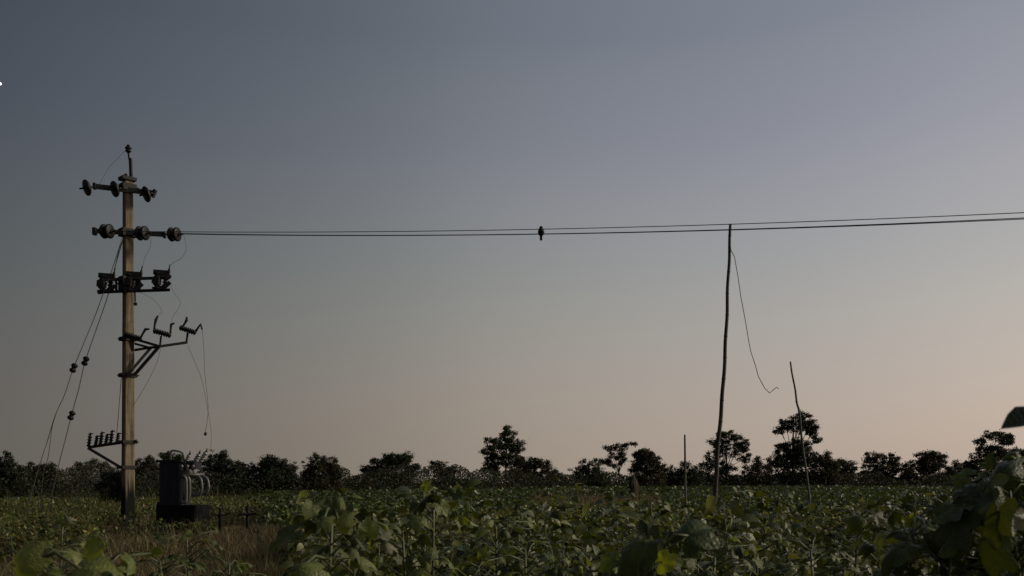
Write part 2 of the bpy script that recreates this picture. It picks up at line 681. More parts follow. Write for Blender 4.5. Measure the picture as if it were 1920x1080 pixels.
def cotton_leaf(name, curl, wave, seed, mat_):
    rnd = random.Random(seed)
    prof = [(-165, .16), (-150, .46), (-132, .62), (-112, .66), (-92, .60), (-74, .66), (-56, .82), (-42, .80), (-28, .70), (-14, .82), (-5, .96), (0, 1.02)]
    pts = prof + [(-a, r) for a, r in reversed(prof[:-1])]
    V = [(0, 0, 0)]
    F = []
    n = len(pts)
    ph = [rnd.uniform(0, 6) for _ in range(4)]
    for ring in (.25, .5, .75, 1.0):
        for i, (a, r) in enumerate(pts):
            r2 = r * ring * (1 + rnd.uniform(-.07, .07) * ring)
            t = math.radians(a)
            x, y = math.sin(t) * r2, math.cos(t) * r2
            z = -curl * r2 * r2 + wave * ring * r2 * (math.sin(t * 5 + ph[0]) + .6 * math.sin(t * 9 + ph[1])) + .18 * abs(x) - curl * .5 * x * x * math.sin(ph[2])
            z += rnd.uniform(-.02, .02) * ring
            V.append((x * (1 - .15 * curl * ring), y, z))
    for k in range(n - 1):
        F.append((0, 1 + k, 2 + k))
        for j in range(3):
            a = 1 + j * n + k
            F.append((a, a + n, a + n + 1, a + 1))
    me = bpy.data.meshes.new(name)
    me.from_pydata(V, [], F)
    me.materials.append(mat_)
    me.polygons.foreach_set('use_smooth', [True] * len(me.polygons))
    return me


BEAN = [ovate_leaf('bean_leaf', f, c, M['crop_leaf']) for f, c in ((.35, .15), (.15, .45), (.5, .3))]
COT = {}
for kind, mm in (('', 'cotton_leaf'), ('b', 'cotton_bright'), ('y', 'cotton_yellow'), ('p', 'cotton_pale')):
    COT[kind] = [cotton_leaf('cotton_leaf', c, w, s, M[mm]) for c, w, s in ((.3, .10, 1), (.6, .14, 2), (1.0, .10, 3), (.15, .17, 4))]
COT['o'] = [BEAN[0]] * 4


def put_leaf(me, parent, base, direction, normal_hint, size, name='leaf'):
    f = Vector(direction).normalized()
    nz = Vector(normal_hint)
    s = f.cross(nz)
    if s.length < 1e-3:
        s = f.cross(Vector((.3, .2, 1)))
    s.normalize()
    u = s.cross(f)
    m = Matrix((s, f, u)).transposed().to_4x4()
    o = bpy.data.objects.new(name, me)
    COL.objects.link(o)
    o.parent = parent
    o.matrix_local = Matrix.Translation(Vector(base) - root_of(parent)) @ m @ Matrix.Scale(size, 4)
    return o


# ------------------------------------------------------------------ trees
def tree(name, label, d, base_px, lobes, trunk=None, col=(.040, .050, .022), sparse=1.0, group='trees along the field edge', leaf=2.7, cat_='tree', limbs=None):
    """lobes: (px, py, rx, ry) outlines of the crown's masses; d: distance from the field's far edge"""
    lobes = [(px, py, rx * 1.1, ry * 1.08) for px, py, rx, ry in lobes]
    d = d * float(np.interp(base_px, [0, 600, 820, 1000, 1080, 1250], [.82, .84, .95, 1.0, 1.12, 1.38]))
    root = thing(name, label, cat_, ground(base_px, d), group)
    m = d / FPX
    V = []
    # trunk and limbs
    tb = MB()
    top = min(l[1] - l[3] * .2 for l in lobes)
    tx = trunk if trunk is not None else base_px
    g0 = ground(base_px, d)
    r0 = max(.07, .010 * (HY - top) * m * 2.2)
    p_top = L(tx, top + 6, d)
    mid = g0.lerp(p_top, .5) + Vector((random.uniform(-.2, .2), random.uniform(-.2, .2), 0))
    path = smooth_path([g0 - Vector((0, 0, .1)), mid, p_top], 5)
    tb.tube(path, [r0 * (1 - .85 * i / (len(path) - 1)) for i in range(len(path))], 7)
    for (px, py, rx, ry) in lobes:
        c = L(px, py, d)
        k = max(2, min(len(path) - 3, int(len(path) * .45)))
        st = path[k]
        if st.z > c.z:
            st = path[max(1, k - 3)]
        tb.tube(smooth_path([st, st.lerp(c, .5) + Vector((0, random.uniform(-.3, .3), random.uniform(-.1, .3))), c], 4),
                [r0 * .42 * (1 - .8 * i / 8) for i in range(9)], 5)
        for _ in range(3):
            q = c + Vector((random.uniform(-.8, .8) * rx * m, random.uniform(-.5, .5) * rx * m, random.uniform(-.6, .8) * ry * m))
            tb.tube([c.lerp(st, .25), c.lerp(q, .6) + Vector((0, 0, .05)), q], [r0 * .18, r0 * .12, r0 * .04], 4)
    tb.build('trunk', M['bark'], root)
    # crown: clumps of leaves
    P, LN, CC = [], [], []
    tufts = []
    for (px, py, rx, ry) in lobes:
        for _ in range(2):
            if rx > 8 and random.random() < .65:
                a = random.uniform(-.3, PI + .3)
                tufts.append((px + math.cos(a) * rx * 1.02, py - math.sin(a) * ry * 1.05, rx * random.uniform(.2, .4), ry * random.uniform(.2, .45)))
    for (px, py, rx, ry) in list(lobes) + tufts:
        c = np.array(L(px, py, d))
        area = PI * rx * ry
        ncl = max(4, int(area / 12 * sparse * random.uniform(.65, 1.25)))
        u = RNG.normal(0, 1, (ncl, 3))
        u /= np.linalg.norm(u, axis=1)[:, None]
        rr = RNG.uniform(.15, 1.0, ncl) ** .45
        rr *= RNG.uniform(.82, 1.2, ncl)
        stray = RNG.uniform(0, 1, ncl) < .07
        rr[stray] *= RNG.uniform(1.15, 1.5, stray.sum())
        cc = c + u * rr[:, None] * np.array([rx, rx * .8, ry]) * m
        for q in cc:
            nl = int(RNG.integers(26, 50))
            rc = RNG.uniform(2.6, 5.6) * m
            off = RNG.normal(0, 1, (nl, 3)) * np.array([1, 1, .6]) * rc * .55
            P.append(q + off)
            LN.append(RNG.uniform(.6, 1.25, nl) * leaf * m)
            kk = float(np.exp(RNG.normal(0, .28)))
            CC.append(tint(nl, np.array(col) * kk, .25))
    P, LN, CC = np.concatenate(P), np.concatenate(LN), np.concatenate(CC)
    P[:, 2] = np.maximum(P[:, 2], .05)
    Vn, Fn, Cn = leaves_np(P, LN, LN * .75, CC, -.2, .8)
    mesh_np('crown', Vn, Fn, Cn, M['tree_leaf'], root, tuple(g0))
    return root


DK, BR, GN, PALE = (.036, .045, .022), (.054, .049, .026), (.044, .060, .022), (.085, .080, .050)
tree('conical_tree', 'dark conical tree beside the guy wires, with a pointed top', 60, 14,
     [(14, 862, 8, 18), (8, 888, 24, 22), (26, 900, 24, 26), (-14, 900, 26, 34), (10, 922, 40, 18)], col=DK)
tree('bushy_tree', 'low bushy tree next to the pointed conical tree', 63, 82,
     [(60, 886, 13, 13), (86, 884, 18, 14), (104, 896, 14, 16), (72, 912, 32, 22), (100, 922, 26, 16)], col=BR)
tree('thin_tree', 'pale thin-leaved tree seen under the low bracket of the pole', 78, 165,
     [(150, 882, 18, 12), (178, 874, 22, 10), (196, 884, 12, 10), (140, 902, 18, 12), (168, 912, 36, 14)], col=PALE, sparse=.55)
tree('dark_bush', 'rounded dark bush growing just behind the pole base', 46, 215,
     [(212, 898, 20, 18), (200, 916, 20, 20), (226, 918, 20, 20), (235, 902, 14, 20)], col=(.02, .03, .02), cat_='bush', group='bushes along the field edge')
tree('low_tree', 'brownish low tree between the pole and the transformer', 70, 278,
     [(264, 878, 14, 16), (284, 874, 13, 16), (272, 900, 28, 24), (296, 890, 12, 18), (300, 915, 26, 16)], col=BR)
tree('round_tree', 'round tree directly behind the transformer tank', 74, 325,
     [(322, 870, 22, 16), (335, 886, 28, 22), (312, 896, 24, 24)], col=GN)
tree('broad_tree', 'broad dark tree rising behind the transformer bushings', 68, 415,
     [(404, 868, 20, 18), (428, 878, 24, 18), (450, 890, 24, 20), (395, 895, 22, 26), (430, 908, 42, 22)], col=DK)
tree('lumpy_tree', 'lumpy dark tree behind the two cross-shaped stakes', 68, 512,
     [(502, 868, 14, 12), (514, 874, 18, 14), (540, 884, 14, 14), (490, 888, 16, 18), (518, 900, 36, 26), (515, 920, 40, 12)], col=DK)
tree('upright_tree', 'olive brown round-headed tree beside the lumpy dark tree', 70, 603,
     [(596, 868, 16, 12), (612, 868, 16, 13), (604, 886, 28, 18), (628, 890, 12, 20), (578, 894, 14, 18), (604, 910, 34, 18)], col=BR)
tree('low_bush', 'low reddish bush filling the gap next to a flat-topped tree', 75, 664,
     [(664, 908, 14, 12), (650, 915, 14, 9), (680, 912, 16, 12)], col=BR, cat_='bush', group='bushes along the field edge')
tree('flat_topped_tree', 'dense dark tree with a flat lopsided top', 82, 735,
     [(738, 862, 22, 12), (760, 862, 14, 13), (718, 872, 18, 12), (700, 886, 18, 14), (774, 880, 10, 9), (730, 890, 40, 22), (735, 914, 48, 16), (694, 908, 22, 16)], col=DK)
tree('scraggly_tree', 'small scraggly tree with gaps, beside the flat-topped tree', 88, 834,
     [(816, 872, 10, 8), (830, 874, 9, 9), (848, 882, 7, 8), (822, 886, 12, 7), (838, 890, 8, 7)], col=DK, sparse=.8)
tree('green_bush', 'dark green bush at the foot of the small scraggly tree', 86, 840,
     [(838, 904, 26, 12), (858, 908, 18, 10), (812, 912, 22, 10), (784, 915, 18, 8)], col=GN, cat_='bush', group='bushes along the field edge')
tree('tall_tree', 'tall pointed tree with bare lower trunk, tallest of the middle treeline', 105, 945,
     [(953, 803, 7, 8), (952, 818, 15, 12), (930, 832, 18, 10), (962, 832, 16, 12), (914, 848, 12, 8), (942, 848, 28, 14), (972, 844, 12, 6), (930, 866, 16, 12), (922, 880, 14, 12), (962, 862, 12, 12)],
     col=GN, sparse=.85, trunk=947)
tree('sloping_thicket', 'wide thicket sloping down from the tall pointed tree', 102, 1000,
     [(975, 876, 20, 14), (995, 872, 10, 10), (1008, 866, 7, 8), (1022, 876, 10, 10), (985, 895, 30, 18), (1025, 896, 20, 14), (1048, 902, 10, 14), (1000, 910, 46, 12)], col=BR, cat_='thicket')
tree('spindly_shrub', 'spindly upright shrub beside the tall tree trunk', 100, 905,
     [(894, 908, 4, 9), (906, 904, 4, 11), (916, 908, 6, 10), (928, 906, 8, 12), (900, 918, 18, 5)], col=BR, sparse=.9, cat_='shrub', group='bushes along the field edge')
tree('two_headed_tree', 'dark tree with two upright heads beside an open gap', 95, 1102,
     [(1094, 878, 10, 12), (1112, 874, 10, 11), (1124, 888, 10, 12), (1084, 892, 10, 12), (1104, 898, 28, 18), (1135, 908, 16, 8)], col=DK)
tree('wispy_tree', 'wispy open tree on a thin bent trunk with light showing through', 118, 1163,
     [(1140, 842, 10, 6), (1158, 840, 16, 6), (1180, 833, 9, 4), (1152, 856, 14, 5), (1170, 848, 9, 6), (1128, 866, 12, 5), (1150, 870, 14, 6), (1164, 864, 8, 6)], col=(.045, .042, .026), sparse=.6, trunk=1162)
tree('blunt_tree', 'blunt-topped tree standing behind the brown stump', 92, 1212,
     [(1208, 850, 14, 10), (1220, 858, 10, 12), (1198, 864, 12, 12), (1216, 874, 22, 16), (1190, 880, 8, 8), (1236, 882, 10, 10), (1216, 898, 32, 16)], col=BR)
tree('hedge_bush', 'dark hedge-like bush behind the short thin pole', 96, 1284,
     [(1262, 890, 14, 12), (1284, 882, 14, 12), (1304, 884, 12, 12), (1282, 902, 40, 12), (1252, 900, 12, 12)], col=DK, cat_='bush', group='bushes along the field edge')
tree('open_tree', 'open-crowned tree behind the tall bamboo pole', 100, 1360,
     [(1358, 816, 14, 8), (1348, 832, 16, 10), (1382, 822, 12, 8), (1392, 836, 12, 10), (1372, 846, 22, 14), (1340, 856, 16, 10), (1328, 874, 14, 12), (1396, 860, 10, 8), (1360, 878, 20, 10), (1350, 898, 40, 12)],
     col=GN, sparse=.75)
tree('ragged_bush', 'ragged reddish bush between the open-crowned tree and the leaning pole', 98, 1420,
     [(1420, 868, 8, 9), (1408, 884, 12, 9), (1430, 882, 14, 9), (1420, 898, 24, 10)], col=BR, cat_='bush', group='bushes along the field edge')
tree('big_tree', 'biggest dark tree, with a ragged second crown behind the leaning pole', 100, 1488,
     [(1508, 780, 9, 6), (1490, 788, 16, 10), (1518, 798, 13, 12), (1474, 796, 9, 9), (1464, 808, 9, 8), (1524, 812, 10, 9), (1494, 806, 14, 8), (1532, 826, 9, 4),
      (1492, 836, 26, 14), (1500, 856, 30, 18), (1468, 852, 16, 12), (1455, 868, 18, 12), (1490, 882, 40, 20), (1492, 900, 48, 12)], col=DK, sparse=.95)
tree('spiky_bush', 'spiky-topped bush leaning against the biggest dark tree', 98, 1545,
     [(1552, 854, 6, 10), (1545, 866, 14, 10), (1560, 872, 12, 9), (1546, 888, 24, 16), (1566, 898, 20, 12)], col=BR, cat_='bush', group='bushes along the field edge')
tree('drooping_tree', 'small drooping tree at the end of the big tree clump', 100, 1585,
     [(1586, 868, 16, 6), (1594, 880, 12, 10), (1576, 880, 12, 8), (1590, 894, 14, 9)], col=DK, sparse=.85)
tree('twin_crown_tree', 'broad low tree with a window of sky through its crown', 105, 1650,
     [(1634, 856, 10, 8), (1654, 862, 16, 8), (1672, 864, 12, 10), (1628, 872, 12, 9), (1682, 878, 10, 10), (1660, 882, 24, 14), (1640, 896, 34, 10)], col=BR, sparse=.85)
tree('small_bush', 'small round bush between two broad low trees', 104, 1703,
     [(1706, 876, 8, 8), (1698, 884, 12, 9), (1702, 898, 24, 9)], col=BR, cat_='bush', group='bushes along the field edge')
tree('reddish_tree', 'round reddish brown tree with a domed top', 102, 1744,
     [(1734, 856, 14, 9), (1752, 854, 14, 9), (1764, 868, 10, 12), (1742, 870, 24, 14), (1726, 876, 10, 10), (1744, 894, 34, 12)], col=BR, sparse=.95)
tree('knobbed_bush', 'low bush with a small knob on top, next to the domed tree', 102, 1792,
     [(1792, 868, 6, 6), (1790, 882, 14, 10), (1782, 896, 26, 10), (1808, 892, 12, 10)], col=BR, cat_='bush', group='bushes along the field edge')
tree('leaning_crown_tree', 'large tree with a rounded cap of leaves behind the near dark leaves', 82, 1860,
     [(1866, 818, 22, 9), (1886, 826, 12, 10), (1838, 830, 10, 5), (1846, 846, 18, 10), (1872, 852, 22, 14), (1832, 866, 16, 14), (1850, 880, 36, 18), (1905, 856, 18, 16), (1915, 882, 24, 20), (1940, 866, 22, 22)],
     col=DK, sparse=.95)
# low scrub far behind closes the gaps between the trees
nn = 110000
PXS = RNG.uniform(-120, 2040, nn)
D = edge_of(PXS) * RNG.uniform(1.0, 1.25, nn)
X = (PXS - CX) / FPX * D
lft = np.interp(PXS, [850, 1050], [1.0, .45])
top_px = 9 + 24 * lft * vnoise(PXS / 17, PXS * 0, 50) * (.5 + vnoise(PXS / 60, PXS * 0 + 3, 51)) + 12 * vnoise(PXS / 40, PXS * 0 + 7, 52)      # height above the horizon row
hh = EYE + (top_px - 4) / FPX * D
Zs = hh * RNG.uniform(0, 1, nn) ** 1.1
lg = RNG.uniform(.6, 1.3, nn) * 3.8 / FPX * D
o = mesh_np('distant_scrub', *leaves_np(np.stack([X, D, Zs], 1), lg, lg * .7, tint(nn, (.04, .042, .022), .3), 0, .7), M['tree_leaf'])
o['kind'] = 'stuff'
tag(o, 'low far scrub closing the gaps under the treeline', 'scrub')

# ------------------------------------------------------------------ brown stump before the trees
sb = MB()
sd0 = 62.0
g0 = ground(1188, sd0)
prof = []
nseg = 12
rows = [(0, .55), (.25, .42), (.6, .34), (1.0, .29), (1.3, .22)]
for zi, (z, r) in enumerate(rows):
    for k in range(nseg):
        a = 2 * PI * k / nseg
        rr = r * (1 + .25 * math.sin(3 * a + z) + random.uniform(-.18, .18))
        zz = z + (random.uniform(-.25, .35) if zi == len(rows) - 1 else 0)
        sb.v.append(g0 + Vector((rr * math.cos(a), rr * math.sin(a), zz)))
for i in range(len(rows) - 1):
    for k in range(nseg):
        a, b = i * nseg + k, i * nseg + (k + 1) % nseg
        sb.f.append((a, b, b + nseg, a + nseg))
sb.v.append(g0 + Vector((0, 0, 1.0)))
t0 = (len(rows) - 1) * nseg
for k in range(nseg):
    sb.f.append((t0 + k, t0 + (k + 1) % nseg, len(sb.v) - 1))
tag(sb.build('tree_stump', M['stump'], off=g0), 'pale brown broken stump standing before the blunt-topped tree', 'stump')

# ------------------------------------------------------------------ utility pole
D0 = 20.3
base = ground(239.5, D0)
pole = thing('utility_pole', 'tall rectangular concrete utility pole with crossarms, switches and fuses', 'utility pole', base)
TH = math.radians(-46)
ROT = Matrix.Rotation(-TH, 3, 'Z')          # wide face turned to camera right
ztop = EYE + (HY - 334) / FPX * D0
shaft = MB()
rings = []
ns = 14
for i in range(ns + 1):
    t = i / ns
    z = -.3 + t * (ztop + .3)
    w, dp = .235 - .055 * t, .19 - .05 * t
    c = .018
    ring = [(-w / 2 + c, -dp / 2), (w / 2 - c, -dp / 2), (w / 2, -dp / 2 + c), (w / 2, dp / 2 - c), (w / 2 - c, dp / 2), (-w / 2 + c, dp / 2), (-w / 2, dp / 2 - c), (-w / 2, -dp / 2 + c)]
    for x, y in ring:
        shaft.v.append(base + ROT @ Vector((x, y, 0)) + Vector((.012 * math.sin(t * 3), 0, z)))
for i in range(ns):
    for k in range(8):
        a, b = i * 8 + k, i * 8 + (k + 1) % 8
        shaft.f.append((a, b, b + 8, a + 8))
shaft.f.append(tuple(ns * 8 + k for k in range(8)))
shaft.build('shaft', M['pole'], pole)


def clamp(py, name='clamp', w=.30, h=.09, stub=0.0):
    b = MB()
    z = EYE + (HY - py) / FPX * D0
    b.box(base + Vector((0, 0, z)), (w, .235, h), ROT, .01)
    for s in (-1, 1):
        q = base + ROT @ Vector((s * (w / 2 + .012), -.02, 0)) + Vector((0, 0, z))
        b.tube([q + ROT @ Vector((0, -.13, 0)), q + ROT @ Vector((0, .13, 0))], .014, 6)
    return b.build(name, M['steel'], pole)


def disc_string(p, d, n=2, r=.135, parent=None):
    """porcelain cap-and-pin discs strung along d"""
    d = Vector(d).normalized()
    b = MB()
    b.tube([p, p + d * .10], .018, 6)
    t = .08
    for k in range(n):
        b.lathe(p + d * t, d, [(0, .03), (.005, r * .55), (.025, r * .82), (.055, r), (.085, r), (.10, r * .9), (.097, r * .55), (.11, .03), (.15, .02)], 18)
        t += .125
    b.tube([p + d * (t - .01), p + d * (t + .09)], .02, 6)
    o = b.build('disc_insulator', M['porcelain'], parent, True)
    return o, p + d * (t + .09)


# top bracket with pin insulator
tb_ = MB()
tb_.box(L(239, 336, D0), (.30, .24, .07), ROT)
tb_.bar(L(246, 338, D0 - .02), L(244.5, 297, D0 - .02), .07, .05)
tb_.bar(L(242.5, 300, D0 - .02), L(240.5, 286, D0 - .02), .03, .03)
tb_.tube([L(229, 338, D0 - .1), L(232, 330, D0 - .1), L(238, 327, D0 - .1)], .03, 8)
top_b = tb_.build('top_bracket', M['steel'], pole)
pi_ = MB()
pi_.lathe(L(240.5, 287, D0 - .02), (0, 0, 1), [(0, .02), (.02, .045), (.03, .06), (.055, .062), (.06, .04), (.08, .042), (.09, .068), (.12, .066), (.13, .04), (.16, .035), (.18, .015)], 14)
pi_.build('pin_insulator', M['porcelain'], top_b, True)

# upper crossarm: line going off to the left
a0, a1 = L(175, 349, 19.95), L(289, 362, 20.4)
ab = MB()
ab.bar(a0, a1, .05, .10)
ab.bar(a1 + Vector((-.03, 0, .0)), a1 + Vector((.02, 0, -.02)), .10, .17)
ab.bar(a0 + Vector((0, 0, 0)), a0 + Vector((.05, 0, 0)), .08, .13)
arm1 = ab.build('crossarm', M['steel'], pole)
clamp(352, 'crossarm_clamp', .30, .14)
LEFT_DIR = Vector((-.72, -.62, -.30))
LWIRE = []
for (px, py, d) in ((176, 350, 19.93), (228, 353, 20.1), (287, 362, 20.34)):
    o, e_ = disc_string(L(px, py, d), LEFT_DIR + Vector((random.uniform(-.05, .05), random.uniform(-.05, .1), random.uniform(-.12, 0))), 1, .165, arm1)
    LWIRE.append(e_)

# second crossarm: line going off to the right
a0, a1 = L(178, 433, 20.0), L(310, 440, 20.4)
ab = MB()
ab.bar(a0, a1, .05, .09)
ab.bar(a0 + Vector((-.04, 0, -.01)), a0 + Vector((.03, 0, -.01)), .10, .15)
ab.bar(a1 + Vector((-.05, 0, -.01)), a1, .08, .13)
arm2 = ab.build('crossarm', M['steel'], pole)
clamp(437, 'crossarm_clamp', .32, .16)
LINE_DIR = Vector((1, -.259, -.03))
RWIRE = []
for (px, py, d) in ((184, 434, 19.93), (250, 438, 20.06), (310, 440, 20.32)):
    o, e_ = disc_string(L(px, py, d), LINE_DIR + Vector((0, random.uniform(-.08, .08), random.uniform(-.05, .02))), 2, .148, arm2)
    RWIRE.append(e_)

# switch frame with three switch units
sw = MB()
for y0, y1 in ((524, 520), (547, 543)):
    sw.angle(L(192, y0, D0 - .14), L(318, y1, D0 - .10), .065)
for px in (218, 262):
    sw.bar(L(px, 521, D0 - .12), L(px, 547, D0 - .12), .04, .03)
swf = sw.build('switch_frame', M['steel'], pole)
clamp(533, 'switch_clamp', .32, .30)


def ribbed(b, p0, p1, r, n=5):
    p0, p1 = Vector(p0), Vector(p1)
    ln = (p1 - p0).length
    prof = [(0, r * .6)]
    for k in range(n):
        t = ln * (k + .15) / n
        prof += [(t, r * .62), (t + ln / n * .25, r), (t + ln / n * .45, r), (t + ln / n * .6, r * .62)]
    prof += [(ln, r * .6)]
    b.lathe(p0, p1 - p0, prof, 12)


for (cx, cy, dd) in ((201, 530, D0 - .22), (252, 527, D0 - .30), (304, 524, D0 - .20)):
    u = MB()
    ribbed(u, L(cx - 10, cy + 20, dd), L(cx - 10, cy - 15, dd), .075, 5)
    ribbed(u, L(cx + 5, cy + 14, dd + .10), L(cx + 8, cy - 15, dd + .10), .062, 5)
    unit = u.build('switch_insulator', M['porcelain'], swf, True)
    h = MB()
    h.bar(L(cx - 16, cy - 14, dd), L(cx + 14, cy - 12, dd + .06), .10, .09)
    h.bar(L(cx - 14, cy - 8, dd - .02), L(cx + 17, cy - 5, dd + .05), .05, .06)
    h.bar(L(cx - 18, cy + 18, dd), L(cx + 4, cy + 15, dd + .05), .11, .07)
    h.bar(L(cx + 2, cy + 17, dd), L(cx + 15, cy + 5, dd), .05, .07)
    h.bar(L(cx - 17, cy + 2, dd), L(cx - 4, cy + 3, dd), .16, .13)
    h.tube([L(cx + 13, cy - 12, dd), L(cx + 13, cy - 20, dd)], .026, 8)
    h.tube([L(cx + 13, cy - 20, dd), L(cx + 15, cy - 28, dd)], .012, 6)
    h.build('switch_contact', M['steel'], swf)
hb = MB()
hb.tube([L(253, 545, D0 - .25), L(253.5, 566, D0 - .25)], .016, 6)
hb.box(L(254, 570, D0 - .25), (.06, .05, .06))
hb.build('switch_handle', M['steel'], pole)

# fuse bracket
fb = MB()
dn = D0 - .16
for p, q, w in [((233, 630, dn), (298, 649, dn - .10), .06), ((237, 640, dn + .3), (284, 653, dn + .28), .05), ((249, 657, dn + .25), (286, 651, dn + .28), .05),
                ((296, 650, dn - .10), (351, 642, dn + .15), .055), ((239, 703, dn), (283, 652, dn + .26), .06), ((253, 702, dn + .05), (299, 649, dn - .10), .055),
                ((238, 705, dn), (255, 702, dn + .05), .06), ((249, 632, dn + .1), (249, 658, dn + .15), .05), ((281, 652, dn + .28), (299, 650, dn - .1), .05)]:
    fb.bar(L(*p), L(*q), w, w * .9)
for p, q in (((302, 630, dn - .1), (300, 649, dn - .1)), ((352, 624, dn + .13), (349.5, 643, dn + .14)), ((249, 634, dn - .02), (249, 640, dn))):
    fb.bar(L(*p), L(*q), .035, .03)
fbo = fb.build('fuse_bracket', M['steel'], pole)
clamp(636, 'bracket_clamp', .30, .08)
clamp(704, 'bracket_clamp', .32, .08)
for (x0, y0, x1, y1, dd) in ((234, 626, 265, 636, dn - .03), (288, 620, 320, 629, dn - .1), (337, 614, 367, 624, dn + .12)):
    b = MB()
    ribbed(b, L(x0, y0, dd), L(x1, y1, dd), .062, 7)
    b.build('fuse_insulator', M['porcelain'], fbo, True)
for pts in ([(263, 634), (268, 625), (273, 617), (280, 617)], [(289, 620), (290, 610), (292, 600), (296, 592)], [(319, 628), (320, 617), (321, 608), (327, 606)],
            [(342, 614), (346, 607), (350, 600), (350, 594)], [(366, 623), (371, 615), (376, 608), (379, 618)]):
    dd = dn - .1 if pts[0][0] < 330 else dn + .12
    b = MB()
    b.tube([L(x, y, dd) for x, y in pts], [.024, .022, .03, .018], 7)
    b.build('fuse_terminal', M['steel'], fbo)

# low voltage bracket
lb = MB()
dl = D0 - .12
lb.angle(L(164, 839, dl - .1), L(232, 829, dl), .06)
lb.bar(L(165, 840, dl - .1), L(224, 875, dl), .055, .055)
lb.bar(L(250, 829, dl), L(257, 826, dl), .05, .05)
lbo = lb.build('low_voltage_bracket', M['steel'], pole)
clamp(829, 'bracket_clamp', .31, .07)
clamp(876, 'bracket_clamp', .33, .07)
for k, (x0, y0, hgt) in enumerate(((165, 838, 27), (178, 836, 20), (187, 835, 26), (197, 834, 21), (206, 833, 27), (218, 831, 20))):
    b = MB()
    dd = dl - .09 + .012 * k
    ribbed(b, L(x0 + 1, y0, dd), L(x0 + 4, y0 - hgt * .78, dd), .046, 4)
    b.tube([L(x0 + 4, y0 - hgt * .75, dd), L(x0 + 4.5, y0 - hgt, dd)], .016, 6)
    b.tube([L(x0 + 1, y0 - hgt * .86, dd), L(x0 + 9, y0 - hgt * .92, dd)], .016, 6)
    b.build('fuse_post', M['porcelain'], lbo, True)


# ------------------------------------------------------------------ wires
def wire(name, pts, r, label, cat_='wire', group=None, n=6, material='wire', smooth=True):
    if name == 'jumper_wire':
        r *= .72
    b = MB()
    p = smooth_path(pts, 5) if smooth else [Vector(q) for q in pts]
    b.tube(p, r, n)
    o = b.build(name, M[material], off=Vector(pts[0]), smooth=True)
    return tag(o, label, cat_, group)


PATHS = []
for i, (p, sag) in enumerate(zip(RWIRE, (.98, 1.2, 1.06))):
    endp = Vector((38, (7.5, 6.5, 7.0)[i], (6.4, 6.6, 6.4)[i]))
    pts = []
    for k in range(61):
        t = k / 60
        q = p.lerp(endp, t)
        q.z -= 4 * sag * t * (1 - t)
        pts.append(q)
    PATHS.append(pts)
WL = ['power line strung from the second crossarm, outer conductor held above the other two',
      'power line strung from the second crossarm, conductor with the bird perched on it',
      'power line strung from the second crossarm, conductor running just under the bird']
for pts, lab in zip(PATHS, WL):
    wire('power_line', pts, .0072, lab, 'power line', 'overhead lines leaving the second crossarm', smooth=False)
# guy wires with strain insulators
GUYS = [([(229, 447, 20.15), (212, 500, 20.1), (193, 552, 20.05), (176, 598, 20.0), (138, 690, 19.8), (122, 738, 19.7), (104, 778, 19.6), (88, 830, 19.5), (75, 870, 19.4), (38, 994, 19.4)], (138, 690, 19.8), None,
         'slack guy wire with a single strain insulator'),
        ([(231, 447, 20.2), (216, 500, 20.2), (203, 552, 20.15), (185, 605, 20.1), (160, 677, 20.0), (148, 728, 19.95), (134, 779, 19.9), (122, 826, 19.85), (110, 872, 19.8), (80, 998, 19.75)], (160, 677, 20.0), (134, 779, 19.9),
         'guy wire carrying two strain insulators one above the other')]
for pts, i1, i2, lab in GUYS:
    P3 = [L(*p) for p in pts]
    gl = P3[-1].copy()
    gl.z = 0
    root = thing('guy_wire', lab + ', anchored beside the concrete pole', 'guy wire', gl, 'guy wires of the pole')
    P3.append(gl + Vector((-.03, 0, -.1)))
    b = MB()
    b.tube(smooth_path(P3, 4), .0085, 6)
    b.build('strand', M['guy'], root, True)
    for ii in (i1, i2):
        if ii:
            b = MB()
            c = L(*ii)
            ax = Vector((.35, .03, .94))
            b.lathe(c - ax * .10, ax, [(0, .02), (.015, .055), (.06, .07), (.085, .045), (.115, .045), (.14, .07), (.185, .055), (.20, .02)], 12)
            b.build('strain_insulator', M['porcelain'], root, True)
wire('loose_wire', [L(105, 776, 19.6), L(98, 800, 19.55), L(94, 830, 19.5), L(90, 858, 19.5), L(82, 885, 19.5), L(76, 940, 19.5), ground(74, 19.5)], .006,
     'loose wire end hanging from the slack guy wire', 'wire')

# jumpers on and around the pole
JG = 'jumper wires on the pole'
wire('jumper_wire', [L(236, 281, D0 - .02), L(222, 296, D0 - .1), L(206, 312, D0 - .2), L(192, 335, D0 - .3), L(184, 350, D0 - .35)], .0045, 'thin jumper drooping from the pin insulator on the pole top', 'wire', JG)
wire('jumper_wire', [L(232, 446, D0 - .12), L(224, 466, D0 - .15), L(218, 490, D0 - .2), L(216, 503, D0 - .22)], .006, 'jumper dropping from the second crossarm to the switch by the guy wires', 'wire', JG)
wire('jumper_wire', [L(283, 440, D0 - .3), L(282, 462, D0 - .3), L(272, 482, D0 - .3), L(267, 500, D0 - .3)], .0045, 'jumper dropping from the second crossarm to the middle switch', 'wire', JG)
wire('jumper_wire', [L(345, 442, D0 - .35), L(349, 465, D0 - .3), L(342, 482, D0 - .25), L(326, 492, D0 - .2), L(319, 497, D0 - .2)], .0045, 'jumper curling from the end insulator to the outermost switch', 'wire', JG)
wire('jumper_wire', [L(318, 530, D0 - .2), L(326, 548, D0 - .2), L(338, 566, D0 - .2), L(332, 582, D0 - .2), L(322, 598, D0 - .25), L(323, 607, D0 - .26)], .0042, 'jumper sagging from the outermost switch to the middle fuse', 'wire', JG)
